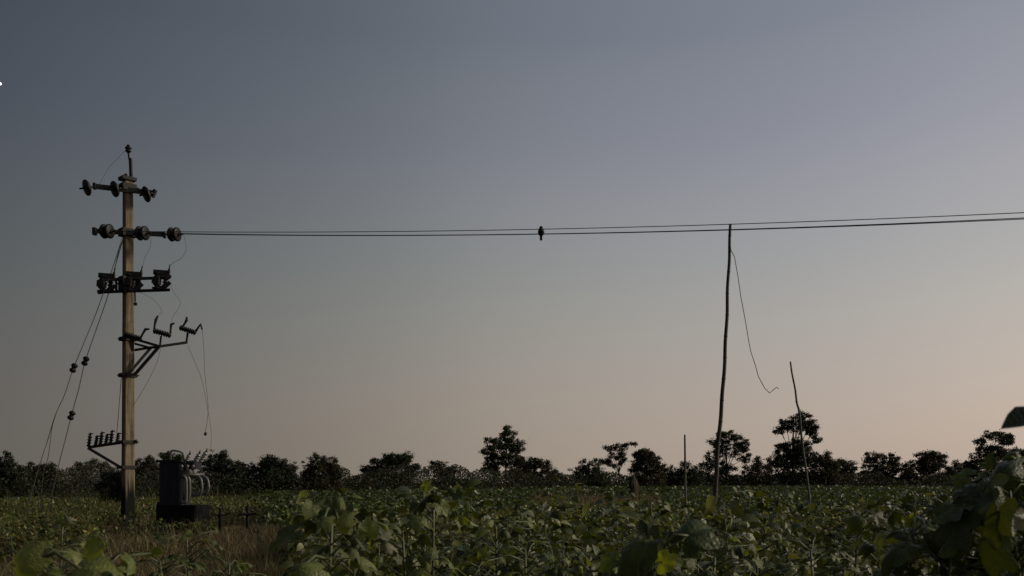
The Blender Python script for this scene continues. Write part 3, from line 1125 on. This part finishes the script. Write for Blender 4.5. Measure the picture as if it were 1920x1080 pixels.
wire('jumper_wire', [L(296, 592, D0 - .26), L(303, 583, D0 - .26), L(288, 562, D0 - .3), L(262, 548, D0 - .3)], .004, 'jumper looping from the middle switch to the fuse terminal', 'wire', JG)
wire('jumper_wire', [L(301, 655, D0 - .2), L(294, 680, D0 - .2), L(282, 706, D0 - .2), L(266, 735, D0 - .2), L(250, 760, D0 - .15)], .005, 'jumper slanting from the fuse bracket back to the pole', 'wire', JG)
wire('jumper_wire', [L(379, 618, D0 - .04), L(382, 650, D0 - .1), L(384, 700, D0 - .15), L(389, 745, D0 - .2), L(390, 775, D0 - .2), L(385, 812, D0 - .2)], .0062, 'dangling jumper with a small clamp at its free end', 'wire', JG)
wire('jumper_wire', [L(352, 648, D0 - .02), L(366, 680, D0 - .1), L(379, 715, D0 - .2), L(390, 770, D0 - .3), L(396, 810, D0 - .4), L(395, 848, D0 - .5)], .005, 'long jumper from the fuse bracket down to the transformer bushing', 'wire', JG)
b = MB()
b.lathe(L(385, 817, D0 - .2), (0.05, 0, 1), [(0, .012), (.015, .03), (.05, .032), (.08, .012)], 8)
tag(b.build('wire_clamp', M['steel'], off=L(385, 817, D0 - .2)), 'small dark clamp on the dangling jumper end', 'clamp')
wire('cable', [L(228, 700, D0 - .15), L(225, 740, D0 - .16), L(221, 790, D0 - .2), L(219, 812, D0 - .2)], .007, 'cable running down the pole edge to the low fuse posts', 'cable')

# ------------------------------------------------------------------ transformer on its plinth
DT = 19.5
pc = ground(343, DT)
PH = math.radians(-8)
RT = Matrix.Rotation(PH, 3, 'Z')
pz = .62
pb = MB()
pb.box(pc + Vector((0, 0, pz * .5 - .05)), (.86, .62, pz + .1), RT, .03)
plinth = tag(pb.build('transformer_plinth', M['plinth'], off=pc), 'squat black block plinth carrying the transformer', 'plinth')
tr = thing('transformer', 'dark oil transformer with pale curved cooling tubes on a black plinth', 'transformer', pc + Vector((0, 0, pz)))


def T(x, y, z):
    """transformer space: x along the front, y depth, z above the plinth"""
    return pc + RT @ Vector((x, y, 0)) + Vector((0, 0, pz + z))


b = MB()
b.box(T(-.20, 0, .03), (.50, .44, .06), RT)
b.build('skid', M['tank'], tr)
b = MB()
b.box(T(-.18, 0, .46), (.50, .40, .80), RT, .05)
tank = b.build('tank', M['tank'], tr)
for x in (-.36, -.18, 0):
    b = MB()
    b.box(T(x, -.206, .46), (.03, .016, .70), RT)
    b.build('stiffener', M['tank'], tank)
b = MB()
b.box(T(-.18, 0, .885), (.58, .48, .045), RT, .03)
lid = b.build('lid', M['tank'], tr)
for x in (-.44, -.27, -.10, .07):
    b = MB()
    b.lathe(T(x, -.215, .905), (0, 0, 1), [(0, .014), (.02, .014), (.022, .006)], 6)
    b.build('lid_bolt', M['steel'], lid)
# breather pipe and filler on the lid
b = MB()
b.tube(smooth_path([T(-.24, -.05, .90), T(-.24, -.05, 1.04), T(-.20, -.05, 1.10), T(-.06, -.03, 1.08), T(.02, -.02, 1.02), T(.03, -.02, .91)], 4), .02, 8)
b.lathe(T(-.27, -.05, .90), (0, 0, 1), [(0, .035), (.14, .035), (.15, .045), (.19, .045), (.20, .015)], 10)
b.build('breather_pipe', M['radiator'], tr, True)
# cooling tubes on the right hand side
for k, (y, out, top, lo) in enumerate(((-.17, .10, .58, .05), (-.09, .13, .58, .14), (.03, .33, .60, .20), (.12, .43, .60, .22))):
    b = MB()
    x0 = .06
    b.tube(smooth_path([T(x0, y, top), T(x0 + out * .6, y, top), T(x0 + out * .92, y, top - .07), T(x0 + out, y, top - .2), T(x0 + out, y, lo + .1), T(x0 + out * .8, y, lo), T(x0, y, lo)], 5), .028, 10)
    b.build('cooling_tube', M['radiator'], tr, True)
b = MB()
b.tube([T(.07, -.19, .60), T(.40, .12, .62)], .026, 8)
b.build('tube_header', M['radiator'], tr, True)
# bushings
for k, (x, y, z, hh, dx) in enumerate(((.16, -.12, .86, .20, .10), (.27, 0, .86, .22, .14), (.34, .12, .88, .24, .16))):
    b = MB()
    p0 = T(x - .06, y, z - .05)
    ribbed(b, p0, p0 + RT @ Vector((dx, 0, 0)) + Vector((0, 0, hh)), .05, 5)
    bo = b.build('high_voltage_bushing', M['bushing'], tr, True)
    q = p0 + RT @ Vector((dx * 1.02, 0, 0)) + Vector((0, 0, hh))
    b = MB()
    b.lathe(q, (.2, 0, 1), [(0, .02), (.03, .022), (.05, .012), (.08, .010)], 8)
    b.build('terminal', M['steel'], bo)
for k, (x, y) in enumerate(((.10, -.20), (.20, -.16), (.29, -.10))):
    b = MB()
    p0 = T(x - .03, y, .70)
    ribbed(b, p0, p0 + RT @ Vector((.05, -.08, 0)) + Vector((0, 0, .10)), .032, 3)
    b.build('low_voltage_bushing', M['bushing'], tr, True)
b = MB()
b.box(T(.19, 0, .80), (.30, .32, .16), RT, .03)
b.build('bushing_pocket', M['tank'], tr)

# ------------------------------------------------------------------ two cross-shaped stakes
for (px, bar0, bar1, ytop, ybar, lab) in ((413, 397, 431, 952, 965, 'short dark wooden stake with a thin broken crossbar, beside the transformer'),
                                         (464, 447, 482, 947, 964, 'dark cross-shaped wooden stake with a thick sagging crossbar')):
    dd = 20.6
    g0 = ground(px, dd)
    root = thing('cross_stake', lab, 'stake', g0, 'cross-shaped stakes in the dry grass')
    b = MB()
    b.tube([g0 - Vector((0, 0, .1)), L(px, 978, dd), L(px + .5, ytop, dd)], [.036, .040, .034], 7)
    b.build('upright', M['stake'], root)
    b = MB()
    r = .030 if px > 440 else .018
    b.tube(smooth_path([L(bar0, ybar, dd - .04), L(px, ybar + 1, dd - .04), L(bar1, ybar - 2, dd - .04)], 4), r, 6)
    b.build('crossbar', M['stake'], root)


# ------------------------------------------------------------------ bamboo poles
def bamboo(name, label, pts, d, r0, r1, material, nodes=12, gx=None):
    P3 = [L(x, y, d) for x, y in pts]
    last = P3[-1] + (P3[-1] - P3[-2]).normalized() * (P3[-1].z / max(.2, (P3[-2] - P3[-1]).normalized().z))
    P3.append(last)
    P3 = P3[::-1]
    root = thing(name, label, 'pole', last, 'bamboo poles in the crop')
    path = smooth_path(P3, 5)
    b = MB()
    n = len(path)
    b.tube([path[0] - Vector((0, 0, .2))] + path, [r0] + [r0 + (r1 - r0) * i / (n - 1) for i in range(n)], 9)
    b.build('cane', M[material], root, True)
    tot = n - 1
    for k in range(1, nodes):
        f = k / nodes * tot
        i = min(int(f), tot - 1)
        p = path[i].lerp(path[i + 1], f - i)
        dr = (path[i + 1] - path[i]).normalized()
        r = r0 + (r1 - r0) * f / tot
        nb = MB()
        nb.lathe(p - dr * .014, dr, [(0, r * 1.0), (.008, r * 1.13), (.02, r * 1.13), (.028, r * 1.0)], 9)
        nb.build('node_ring', M[material], root, True)
    return root


bamboo('bamboo_pole', 'tall dark bamboo pole bowing up to the overhead lines', [(1369.5, 420), (1368, 448), (1367.5, 490), (1364, 540), (1363.5, 590), (1360, 640), (1358.5, 690), (1354, 740), (1351, 790), (1345, 840), (1343.5, 890), (1338, 965)], 17.0, .042, .024, 'bamboo', 15)
bamboo('bamboo_pole', 'leaning slim bamboo pole in front of the biggest dark tree', [(1482, 678), (1485, 700), (1491, 730), (1494, 755), (1499, 775), (1504, 830), (1512.5, 890), (1518, 938)], 26.0, .036, .022, 'greybamboo', 11)
bamboo('bamboo_pole', 'short straight thin bamboo pole before the hedge-like bush', [(1284, 815), (1284.5, 860), (1285, 910), (1286.5, 960)], 24.0, .034, .022, 'greybamboo', 8)
wire('loose_wire', [L(x, y, 16.95) for x, y in ((1369, 462), (1371, 470), (1377, 481), (1384, 520), (1389, 556), (1397, 598), (1404, 640), (1408, 660), (1416, 684), (1422, 706), (1434, 728), (1443, 737), (1450, 731), (1456, 726), (1460, 729))], .0068,
     'loose crooked wire dangling from the tall bamboo pole', 'wire', smooth=False)

# ------------------------------------------------------------------ bird on the line
bp = min(PATHS[1], key=lambda q: abs(px_of(q.x, q.y) - 1014))
nx_ = PATHS[1][PATHS[1].index(bp) + 1]
t = (1014 - px_of(bp.x, bp.y)) / (px_of(nx_.x, nx_.y) - px_of(bp.x, bp.y))
bp = bp.lerp(nx_, t) + Vector((0, 0, .008))
bird = thing('bird', 'small dark bird perched upright on the overhead line', 'bird', bp)
b = MB()
# one continuous body from tail root to crown, leaning slightly back
spine = [(-.015, -.045, .016), (-.012, -.02, .032), (-.006, .01, .047), (0, .04, .054), (.006, .068, .050), (.012, .088, .038), (.016, .101, .034), (.019, .116, .030), (.021, .128, .018), (.021, .133, .002)]
for i, (yy, zz, r) in enumerate(spine):
    for k in range(12):
        a = 2 * PI * k / 12
        b.v.append(bp + Vector((r * math.cos(a), yy * -1 + r * .9 * math.sin(a), zz)))
for i in range(len(spine) - 1):
    for k in range(12):
        a, c = i * 12 + k, i * 12 + (k + 1) % 12
        b.f.append((a, c, c + 12, a + 12))
b.f.append(tuple(range(11, -1, -1)))
b.f.append(tuple((len(spine) - 1) * 12 + k for k in range(12)))
b.build('body', M['feather'], bird, True)
b = MB()
b.box(bp + Vector((0, .028, -.075)), (.048, .012, .095), Matrix.Rotation(math.radians(-14), 3, 'X'), .003)
b.build('tail', M['feather'], bird)
for s in (-1, 1):
    b = MB()
    b.tube([bp + Vector((s * .036, .004, .072)), bp + Vector((s * .046, .012, .03)), bp + Vector((s * .034, .03, -.01)), bp + Vector((s * .016, .042, -.04))], [.012, .018, .013, .003], 8)
    b.build('wing', M['feather'], bird, True)
    b = MB()
    b.tube([bp + Vector((s * .014, .0, .0)), bp + Vector((s * .014, -.002, -.016)), bp + Vector((s * .012, -.004, -.004))], .004, 5)
    b.build('foot', M['beak'], bird)
b = MB()
b.lathe(bp + Vector((.004, -.042, .112)), (.25, -1, -.1), [(0, .008), (.012, .005), (.026, .0008)], 8)
b.build('beak', M['beak'], bird)

# ------------------------------------------------------------------ evening star
ds = 1500.0
c = L(0.5, 157, ds)
b = MB()
n1, n2, R = 8, 12, 1.9
b.lathe(c - Vector((0, 0, R)), (0, 0, 1), [(R - R * math.cos(PI * i / n1), max(.02, R * math.sin(PI * i / n1))) for i in range(n1 + 1)], n2)
tag(b.build('evening_star', ms, off=c, smooth=True), 'single bright white point of light in the empty dusk sky', 'star')


# ------------------------------------------------------------------ near plants, leaf by leaf
def cotton(label, px, d, height, lean=(0, 0), n=12, size=.11, seed=0, bright=.12, extra=(), branches=4, spread=.085, lowest=.35, group='broad-leaved plants near the viewer'):
    rnd = random.Random(seed)
    n = int(n * 4.4)
    size *= .37
    near = min(1.0, d / 2.1)
    spread *= near
    g0 = ground(px, d)
    root = thing('cotton_plant', label, 'plant', g0, group)
    top = g0 + Vector((lean[0], lean[1], height))
    mid = g0.lerp(top, .5) + Vector((rnd.uniform(-.04, .04), rnd.uniform(-.04, .04), 0))
    path = smooth_path([g0 - Vector((0, 0, .03)), mid, top], 6)
    b = MB()
    b.tube(path, [.0075 * (1 - .65 * i / 12) for i in range(13)], 7)
    ends = []
    lines = [path]
    for k in range(branches):
        i = rnd.randint(4, 9)
        s = path[i]
        a = rnd.uniform(0, 2 * PI)
        e_ = s + Vector((math.cos(a) * .11 * near, math.sin(a) * .11 * near, near * min(rnd.uniform(.05, .14), max(.02, top.z - s.z + .02))))
        bl = smooth_path([s, s.lerp(e_, .5) + Vector((0, 0, -.015)), e_], 4)
        b.tube(bl, [.0036 * (1 - .5 * j / 8) for j in range(9)], 6)
        lines.append(bl)
    spots = []
    for k in range(n):
        ln = lines[0] if (k % 3 or len(lines) == 1) else lines[1 + (k // 3) % (len(lines) - 1)]
        t = lowest + (1 - lowest) * ((k + rnd.random()) / n) if ln is path else rnd.uniform(.3, 1)
        i = min(int(t * (len(ln) - 1)), len(ln) - 2)
        p = ln[i].lerp(ln[i + 1], t * (len(ln) - 1) - i)
        a = k * 2.4 + rnd.uniform(-.5, .5)
        pl = spread * rnd.uniform(.6, 1.2)
        q = p + Vector((math.cos(a) * pl, math.sin(a) * pl, pl * rnd.uniform(.1, .6)))
        b.tube([p, p.lerp(q, .5) + Vector((0, 0, .012)), q], [.0020, .0016, .0013], 5)
        spots.append((q, a, t))
    b.build('stem', M['stem'], root, True)
    for q, a, t in spots:
        droop = rnd.uniform(-1.3, .3)
        dr = Vector((math.cos(a), math.sin(a), droop))
        kind = 'b' if rnd.random() < bright else ''
        sz = size * rnd.uniform(.65, 1.1) * (1.0 if t < .85 else .7)
        put_leaf(rnd.choice(COT[kind]), root, q, dr, Vector((rnd.uniform(-.8, .8), rnd.uniform(-.9, .5), 1)), sz)
    for (x, y, dd, dr, nh, sz, kind) in extra:
        sz *= .58
        q = L(x, y, dd)
        # petiole from the nearest point of the stem
        s = min(path, key=lambda v: (v - q).length)
        pb_ = MB()
        pb_.tube([s, s.lerp(q, .5) + Vector((0, 0, .015)), q], [.003, .0024, .002], 5)
        pb_.build('petiole', M['stem'], root, True)
        put_leaf(COT[kind][rnd.randint(0, 3)], root, q, Vector(dr), Vector(nh), sz)
    return root


def zpix(py, d):
    return EYE + (HY - py) / FPX * d


cotton('bright green low plant with broad upturned leaves before the olive weeds', 60, 1.25, zpix(1052, 1.25), n=9, size=.11, seed=1, bright=.9, lowest=.82,
       extra=[(28, 1062, 1.2, (.3, -.3, .4), (0, -1, .5), .07, 'b'), (150, 1066, 1.2, (.8, -.2, .25), (0, -.7, 1), .08, 'b')])
cotton('bright green plant with a wide flat leaf, beside the upturned-leaved one', 200, 1.35, zpix(1050, 1.35), n=8, size=.10, seed=2, bright=.7, lowest=.85,
       extra=[(160, 1052, 1.3, (.5, -.2, .3), (0, -.8, .7), .075, 'b')])
cotton('dark sprig with two pale top leaves, standing in olive weeds', 118, 3.6, zpix(975, 3.6), n=16, size=.085, seed=3, bright=.1, lowest=.55,
       extra=[(112, 980, 3.55, (.2, -.3, 1), (.2, -1, .3), .06, 'b'), (125, 971, 3.55, (1, -.1, .25), (0, -.7, .8), .045, 'p'), (106, 990, 3.55, (-.2, -.2, .8), (0, -1, .2), .04, 'p')])
cotton('small dark plant with whitish leaf edges between sprig and dry grass', 165, 4.2, zpix(1010, 4.2), n=12, size=.075, seed=4, bright=.15, lowest=.6,
       extra=[(153, 1022, 4.1, (0, -.1, 1), (0, -1, .1), .05, 'p'), (172, 1022, 4.1, (.6, -.1, .8), (0, -1, .1), .04, 'p')])
cotton('plant with one bright leaf in front of the transformer plinth', 350, 2.9, zpix(1010, 2.9), n=14, size=.10, seed=5, bright=.1, lowest=.6,
       extra=[(345, 1004, 2.8, (1, -.1, .15), (-.1, -.7, .9), .055, 'b'), (305, 1018, 2.8, (-.4, -.1, .9), (0, -1, .2), .04, 'p')])
cotton('low leafy plant below the dry clearing', 300, 2.6, zpix(1052, 2.6), n=14, size=.085, seed=6, bright=.25, lowest=.65)
cotton('low leafy plant at the edge of the dry clearing, beside the large forked one', 430, 2.7, zpix(1056, 2.7), n=14, size=.08, seed=16, bright=.2, lowest=.68)
cotton('large forked plant with thick pale stem and cupped leaves', 618, 1.75, zpix(962, 1.75), lean=(.005, 0), n=15, size=.115, seed=7, bright=.12, lowest=.62, branches=5,
       extra=[(622, 952, 1.72, (-.15, -.3, -.25), (0, -.35, 1), .075, ''), (636, 985, 1.66, (.4, -.3, .5), (0, -1, .4), .05, 'b'), (606, 976, 1.66, (.9, -.2, .1), (0, -.7, .8), .05, 'b'),
              (545, 1000, 1.7, (-.9, -.1, -.5), (-.3, -.5, 1), .09, ''), (690, 1000, 1.65, (.1, -.2, .9), (.3, -1, .1), .05, 'b'), (560, 1068, 1.6, (.9, -.2, .1), (0, -1, .7), .08, 'b')])
cotton('thin branching plant growing beside the large forked one', 690, 1.9, zpix(985, 1.9), lean=(-.03, .02), n=13, size=.09, seed=8, bright=.15, lowest=.62,
       extra=[(716, 1004, 1.85, (1, -.1, -.1), (0, -.5, 1), .045, 'p'), (722, 1018, 1.85, (1, -.1, 0), (0, -.5, 1), .04, 'p')])
cotton('tallest slim plant, its dark top leaf reaching the treeline', 813, 2.2, zpix(925, 2.2), lean=(0, 0), n=11, size=.10, seed=9, bright=.15, lowest=.55,
       extra=[(800, 935, 2.15, (-.7, -.2, -.35), (0, .3, 1), .085, ''), (815, 936, 2.15, (.9, -.2, -.2), (0, .3, 1), .09, ''), (796, 914, 2.16, (.3, -.4, .6), (0, -1, .6), .04, 'b'),
              (826, 948, 2.1, (.6, -.2, -.8), (.3, -.8, .5), .05, 'b'), (775, 975, 2.1, (.8, -.2, -.1), (0, -.9, .7), .06, 'b')])
cotton('bushy plant with curled bright leaves beside the tallest slim one', 930, 2.5, zpix(985, 2.5), n=17, size=.095, seed=10, bright=.25, lowest=.6, branches=5,
       extra=[(948, 1040, 2.4, (.8, -.2, .3), (0, -.9, .6), .06, 'b'), (905, 1045, 2.4, (.2, -.3, .8), (0, -1, .3), .05, 'b')])
cotton('plant with two bright spreading leaves beside the curled one', 985, 2.4, zpix(1030, 2.4), n=10, size=.085, seed=17, bright=.35, lowest=.75)
cotton('plant with a huge dark folded leaf and one yellow leaf', 1225, 1.45, zpix(1035, 1.45), lean=(.01, 0), n=8, size=.11, seed=11, bright=.05, lowest=.8,
       extra=[(1180, 1022, 1.4, (-.9, -.1, -.85), (-.9, -.2, .5), .125, ''), (1200, 1030, 1.38, (-.6, -.1, -.9), (-.9, -.3, .3), .11, ''), (1215, 1012, 1.42, (-.2, -.2, .6), (.1, -1, .3), .055, ''), (1240, 1055, 1.36, (.5, -.2, .25), (0, -1, .3), .045, 'y'),
              (1222, 1030, 1.38, (.0, -.2, 1), (0, -1, .1), .03, 'p'), (1290, 1005, 1.45, (.5, .1, .35), (.1, -.5, .8), .10, '')])
cotton('plant with a yellowish leaf amid the fine bean leaves', 1420, 2.3, zpix(1020, 2.3), n=11, size=.085, seed=12, bright=.15, lowest=.7,
       extra=[(1405, 1028, 2.2, (.7, -.3, .1), (0, -.9, .8), .05, 'y'), (1375, 1062, 2.2, (.1, -.3, .9), (.1, -1, .2), .05, 'p')])
cotton('plant with a dull curled leaf amid the fine bean leaves', 1610, 2.6, zpix(970, 2.6), n=13, size=.095, seed=13, bright=.1, lowest=.6,
       extra=[(1640, 966, 2.5, (.8, -.2, -.4), (0, -.9, .6), .055, 'p'), (1612, 972, 2.5, (-.5, -.2, -.3), (0, -.9, .6), .07, '')])
cotton('plant with a backlit yellow-green leaf and a drooping pale one', 1716, 1.75, zpix(968, 1.75), lean=(.0, 0), n=13, size=.10, seed=14, bright=.08, lowest=.66, branches=5,
       extra=[(1708, 982, 1.7, (.1, -.1, 1), (.1, -1, .1), .032, 'y'), (1714, 1020, 1.62, (-.05, -.15, -1), (0, -1, .1), .058, 'p'), (1735, 1012, 1.62, (1, -.1, -.05), (0, -.5, 1), .05, 'b'),
              (1690, 1025, 1.6, (-.8, -.1, -.5), (0, -.2, 1), .09, ''), (1765, 1030, 1.6, (.5, -.1, -.9), (-.8, -.3, .3), .075, ''), (1690, 1040, 1.62, (-.3, -.1, -.95), (-.9, -.3, .3), .075, ''), (1745, 1015, 1.6, (.2, -.1, -.95), (-.85, -.4, .2), .075, '')])
cotton('dark large-leaved plant beside the drooping pale leaf', 1868, 1.6, zpix(900, 1.6), lean=(.02, 0), n=24, size=.11, seed=15, bright=.03, lowest=.62, branches=6,
       extra=[(1845, 912, 1.52, (-.75, -.2, -.7), (-.8, -.2, .6), .11, ''), (1868, 905, 1.52, (.7, -.2, -.6), (.2, -.2, 1), .09, ''), (1795, 950, 1.52, (-.8, -.1, -.5), (-.6, -.3, .8), .08, ''),
              (1830, 940, 1.5, (-.55, -.15, -.8), (-.9, -.35, .35), .11, ''), (1800, 985, 1.5, (-.5, -.1, -.85), (-.9, -.3, .3), .10, ''), (1870, 960, 1.48, (-.3, -.1, -.95), (-.9, -.4, .2), .10, ''),
              (1900, 965, 1.48, (-.2, -.3, -.9), (.2, -.9, .3), .06, 'p'), (1850, 1010, 1.5, (-.4, -.1, -.9), (-.9, -.3, .2), .10, ''), (1880, 890, 1.52, (.3, -.1, .5), (-.3, -.8, .7), .07, '')])
cotton('dark dense leafy plant crowding behind the large-leaved one', 1950, 1.7, zpix(862, 1.7), n=26, size=.10, seed=18, bright=.03, lowest=.70, branches=5)
cotton('tall thin plant with one pointed leaf held up against the sky', 1990, 1.0, zpix(800, 1.0), n=3, size=.07, seed=19, bright=.0, lowest=.3, branches=0, spread=.04,
       extra=[(1948, 777, .98, (-1, -.05, -.27), (-.2, -.75, .8), .070, 'o')])


cotton('dark plant with dense small leaves sloping up beside the large-leaved one', 1790, 1.6, zpix(945, 1.6), n=24, size=.10, seed=21, bright=.04, lowest=.62, branches=6)
cotton('dense olive plant reaching the tree crowns behind the dark large-leaved one', 1905, 1.9, zpix(872, 1.9), n=28, size=.10, seed=22, bright=.08, lowest=.66, branches=6)
cotton('shadowy low plant under the large-leaved dark one', 1845, 1.7, zpix(985, 1.7), n=24, size=.11, seed=23, bright=.04, lowest=.72, branches=6)
cotton('leafy plant leaning between the forked plant and the tallest slim one', 755, 2.3, zpix(1000, 2.3), n=15, size=.10, seed=24, bright=.15, lowest=.6, branches=5)
cotton('low broad plant between the yellow-leaved plant and the bean rows', 1340, 2.0, zpix(1045, 2.0), n=13, size=.10, seed=25, bright=.12, lowest=.7, branches=5)
cotton('ragged plant amid the bean leaves below the leaning bamboo pole', 1520, 2.4, zpix(1030, 2.4), n=14, size=.10, seed=26, bright=.18, lowest=.66, branches=5)


rnd = random.Random(31)
for k in range(6):
    cotton('low weed growing against the black transformer plinth', 296 + 19 * k + rnd.uniform(-5, 5), 18.9 + rnd.uniform(-.15, .1), rnd.uniform(.22, .42), n=8, size=.17, seed=300 + k, bright=.1, lowest=.3, branches=4, spread=.12, group='weeds against the transformer plinth')
rnd = random.Random(77)
for k in range(16):
    dd = rnd.uniform(3.6, 8.5)
    px = 600 + 1200 * (k + rnd.random()) / 16
    cotton('broad-leaved weed sticking up through the fine bean leaves', px, dd, .62 + rnd.uniform(.0, .16) + (.1 if dd < 5 else 0), n=9, size=rnd.uniform(.13, .17), seed=100 + k, bright=.2, lowest=.55, branches=4, group='weeds standing in the bean crop')


# ------------------------------------------------------------------ bean plants standing singly
def bean_plant(x, y, h, rnd):
    root = thing('bean_plant', 'knee-high bean plant with small oval leaves, one of many filling the field', 'plant', (x, y, 0), 'bean plants filling the near field')
    b = MB()
    g0 = Vector((x, y, 0))
    top = g0 + Vector((rnd.uniform(-.07, .07), rnd.uniform(-.07, .07), h))
    path = [g0 - Vector((0, 0, .03)), g0.lerp(top, .5) + Vector((rnd.uniform(-.03, .03), rnd.uniform(-.03, .03), 0)), top]
    b.tube(path, [.005, .004, .002], 5)
    n = rnd.randint(27, 33)
    sp = []
    for k in range(n):
        t = 1 - (k / n) ** 1.25 * .62
        p = path[1].lerp(path[2], (t - .5) * 2) if t > .5 else path[0].lerp(path[1], t * 2)
        a = k * 2.4 + rnd.uniform(-.6, .6)
        rad = rnd.uniform(.03, .19) * (1.15 - .35 * t)
        q = p + Vector((math.cos(a) * rad, math.sin(a) * rad, rnd.uniform(-.01, .09)))
        b.tube([p, q], [.0018, .0012], 3, cap=False)
        sp.append((q, a))
    b.build('stem', M['stem'], root)
    for q, a in sp:
        a += rnd.uniform(-1, 1)
        put_leaf(rnd.choice(BEAN), root, q, Vector((math.cos(a), math.sin(a), rnd.uniform(-1.0, .7))), Vector((rnd.uniform(-1, 1), rnd.uniform(-1, 1), 1)), rnd.uniform(.052, .105))


rnd = random.Random(5)
pts = []
tries = 0
while len(pts) < 300 and tries < 200000:
    tries += 1
    dd = math.sqrt(rnd.uniform(4.2 ** 2, 11.6 ** 2))
    px = rnd.uniform(500, 1960)
    x = (px - CX) / FPX * dd
    if zone(np.array([x]), np.array([dd]))[0] != 1:
        continue
    if float(vnoise(np.array(x / .75), np.array(dd / .75), 71)) < .30:
        continue      # bare gap
    if any((x - a) ** 2 + (dd - b_) ** 2 < .27 ** 2 for a, b_, _ in pts):
        continue
    h = float(canopy(np.array([x]), np.array([dd]))[0]) * rnd.choice((.72, .85, .95, 1.05, 1.15, 1.38))
    pts.append((x, dd, h))
for x, y, h in pts:
    bean_plant(x, y, h, rnd)
